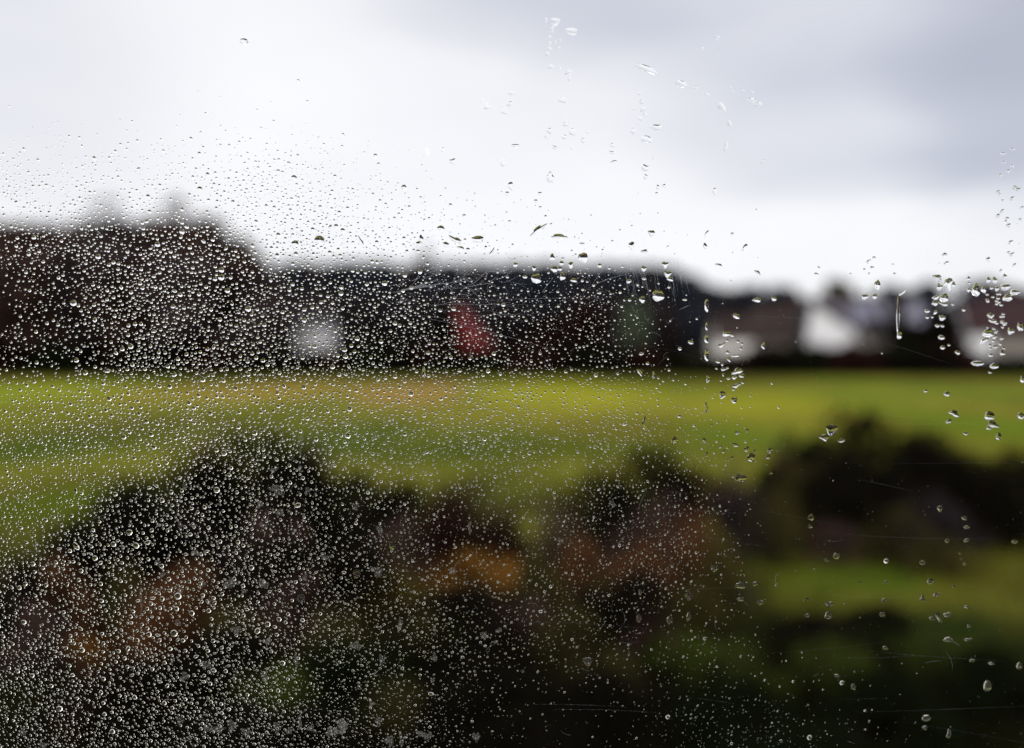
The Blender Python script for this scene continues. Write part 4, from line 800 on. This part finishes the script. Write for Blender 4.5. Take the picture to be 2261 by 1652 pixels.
mk(1348, 1970, "275 240 40 60;120 95 36 40;857 225 24 76;1440 310 34 34;745 505 46 44;408 850 28 90;632 880 22 56;950 920 40 46;1045 890 44 28;1020 965 40 24;630 1065 28 56;290 1080 30 76;265 1480 40 60;575 1570 90 56;340 1600 46 76;415 1600 26 90;900 1580 40 70;35 1510 60 80;225 1365 34 30;615 1215 24 36;585 385 14 36;260 510 60 60;120 990 70 60;1780 75 44 36")
mk(0, 985, "1940 1250 32 70;1942 1330 16 56;1938 1440 22 60;1770 1445 56 30;1790 1575 96 60;2060 1135 38 56;1195 1555 48 28;2145 1425 40 30;1985 1580 30 54;1565 1215 34 22;1720 1175 36 28;1795 1180 34 36;1635 480 30 34;1560 545 30 26;1385 690 24 20;1950 450 16 60;1712 430 16 22;1385 1180 14 20")
mz = {}
for mk_ in marks: mz.setdefault(zone_of(mk_[0], mk_[1]), []).append(mk_)
for z_, lst in mz.items():
    lst.sort(key=lambda s: s[0])
    for i_, (x, y, w_, h_) in enumerate(lst):
        u, zz = pane_uv(x, y); k = 26; th = np.arange(k) * 2 * math.pi / k
        ro = 1 + .22 * np.cos(2 * th + rs2.uniform(0, 6)) + .2 * np.cos(3 * th + rs2.uniform(0, 6)) + .12 * np.cos(5 * th + rs2.uniform(0, 6)) + .1 * rs2.normal(size=k)
        X, Z = np.cos(th) * ro * w_ / 2 * PX, np.sin(th) * ro * h_ / 2 * PX
        # a crust a few hundredths of a millimetre thick
        top = np.stack([X * .9, np.full(k, 4.5e-5), Z * .9], -1); bot = np.stack([X, np.full(k, 8e-6), Z], -1)
        V_ = np.concatenate([top, bot]).tolist(); Fc = [tuple(range(k - 1, -1, -1))] + [(q, (q + 1) % k, k + (q + 1) % k, k + q) for q in range(k)]
        o = link('dirt_mark', mesh('dirt_mark', V_, Fc, dm)); o.location = P0 + U * u + Vector((0, 0, zz)); o.rotation_euler = (0, 0, PHI)
        sh = 'upright' if h_ > 1.6 * w_ else 'wide' if w_ > 1.5 * h_ else 'blotchy'
        pos = '' if len(lst) == 1 else (', leftmost' if i_ == 0 else ', rightmost' if i_ == len(lst) - 1 else f', {ORD[i_]} from the left')
        tag(o, f'{sh} dirt mark over {ZONES[z_][2]}{pos}', 'dirt mark', 'dried dirt marks on the window')
# hairline scratches: thin ribbons of scuffed glass
scm = bpy.data.materials.new('scuffed glass'); scm.use_nodes = True; t = scm.node_tree; t.nodes.clear()
oo = N(t, 'ShaderNodeOutputMaterial'); df = N(t, 'ShaderNodeBsdfDiffuse'); tl = N(t, 'ShaderNodeBsdfTranslucent'); m1 = N(t, 'ShaderNodeMixShader'); m1.inputs[0].default_value = .6
df.inputs[0].default_value = (.6, .62, .7, 1); tl.inputs[0].default_value = (.6, .62, .7, 1)
tb = N(t, 'ShaderNodeBsdfTransparent'); m2 = N(t, 'ShaderNodeMixShader'); m2.inputs[0].default_value = .55
t.links.new(df.outputs[0], m1.inputs[1]); t.links.new(tl.outputs[0], m1.inputs[2]); t.links.new(tb.outputs[0], m2.inputs[1]); t.links.new(m1.outputs[0], m2.inputs[2]); t.links.new(m2.outputs[0], oo.inputs[0])
SV, SF = [], []
def scratch(x, y, L, ang, bend, wpx):
    n = 10; X, Y, a = x, y, ang; pts = []
    for k in range(n): pts.append((X, Y)); X += math.cos(a) * L / n; Y -= math.sin(a) * L / n; a += bend / n
    for k in range(n):
        u, zz = pane_uv(*pts[k]); p1 = pts[min(k + 1, n - 1)]; p0 = pts[max(k - 1, 0)]; dx, dy = p1[0] - p0[0], p1[1] - p0[1]; l = math.hypot(dx, dy) + 1e-9
        wv = wpx * PX / 2 * math.sin(math.pi * (k + .4) / n); nx_, nz_ = dy / l * wv, dx / l * wv
        b_ = len(SV); SV.append((u + nx_, 6e-6, zz + nz_)); SV.append((u - nx_, 6e-6, zz - nz_))
        if k: SF.append((b_ - 2, b_ - 1, b_ + 1, b_))
r3 = np.random.RandomState(33)
for k in range(70): scratch(r3.normal(1800, 130), r3.normal(1135, 38), r3.uniform(25, 130), R(r3.normal(15, 22)), r3.normal(0, .7), r3.uniform(.6, 1.7))
for k in range(22): scratch(r3.normal(1620, 30), r3.normal(1205, 22), r3.uniform(12, 40), R(r3.uniform(-60, 60)), r3.normal(0, 1.2), r3.uniform(.5, 1.2))
for k in range(6): scratch(1570 + k * 12, 1170 - k * 3, r3.uniform(120, 330), R(r3.uniform(8, 16)), r3.normal(0, .15), 1.9)
for k in range(9): scratch(r3.uniform(1600, 1900), r3.uniform(1180, 1270), r3.uniform(250, 700), R(r3.uniform(-14, 10)), r3.uniform(-.4, 0), .8)
scratch(2335, 1165, 220, R(32), -.5, 1.7); scratch(2372, 1135, 80, R(58), -.1, 1.6); scratch(2715, 1240, 55, R(24), 0, 1.8)
for k in range(30): scratch(r3.uniform(2480, 2760), r3.uniform(1030, 1120), r3.uniform(60, 140), R(-r3.uniform(72, 84)), 0, r3.uniform(.5, 1.3))
for k in range(26): scratch(r3.uniform(2000, 3600), r3.uniform(1180, 2900), r3.uniform(200, 900), R(r3.uniform(-12, 4)), r3.normal(0, .12), r3.uniform(.12, .26))
for k in range(34): scratch(r3.uniform(50, 900), r3.uniform(950, 1450), r3.uniform(20, 90), R(r3.uniform(-50, 50)), r3.normal(0, .8), r3.uniform(.25, .5))
for k in range(90): scratch(r3.uniform(1500, 2700), r3.uniform(1080, 1500), r3.uniform(10, 60), R(r3.uniform(0, 360)), r3.normal(0, 1.3), r3.uniform(.4, .9))
for k in range(60): scratch(r3.uniform(0, 4096), r3.uniform(1900, 2990), r3.uniform(15, 120), R(r3.uniform(0, 360)), r3.normal(0, 1.0), r3.uniform(.35, .7))
o = link('scratches', mesh('scratches', SV, SF, scm)); o.location = P0; o.rotation_euler = (0, 0, PHI)
tag(o, 'fine pale hairline scratches and scuffs in the window glass', 'scratches', kind='stuff')
# dust specks
nd = 5200; cx = np.concatenate([r3.normal(2150, 330, nd // 2), r3.uniform(-50, 4150, nd - nd // 2)]); cy2 = np.concatenate([r3.normal(1190, 110, nd // 2), r3.uniform(900, 3040, nd - nd // 2)])
DV, DF = [], []
for x, y in zip(cx, cy2):
    u, zz = pane_uv(x, y); s = abs(r3.normal(.7, .35)) * PX + .2 * PX; b_ = len(DV)
    DV += [(u - s, 9e-6, zz), (u, 9e-6, zz - s), (u + s, 9e-6, zz), (u, 9e-6, zz + s), (u, 5e-5, zz)]; DF += [(b_ + 4, b_ + 1, b_), (b_ + 4, b_ + 2, b_ + 1), (b_ + 4, b_ + 3, b_ + 2), (b_ + 4, b_, b_ + 3)]
o = link('dust_specks', mesh('dust_specks', DV, DF, scm)); o.location = P0; o.rotation_euler = (0, 0, PHI)
tag(o, 'tiny specks of dust scattered over the window glass', 'dust', kind='stuff')
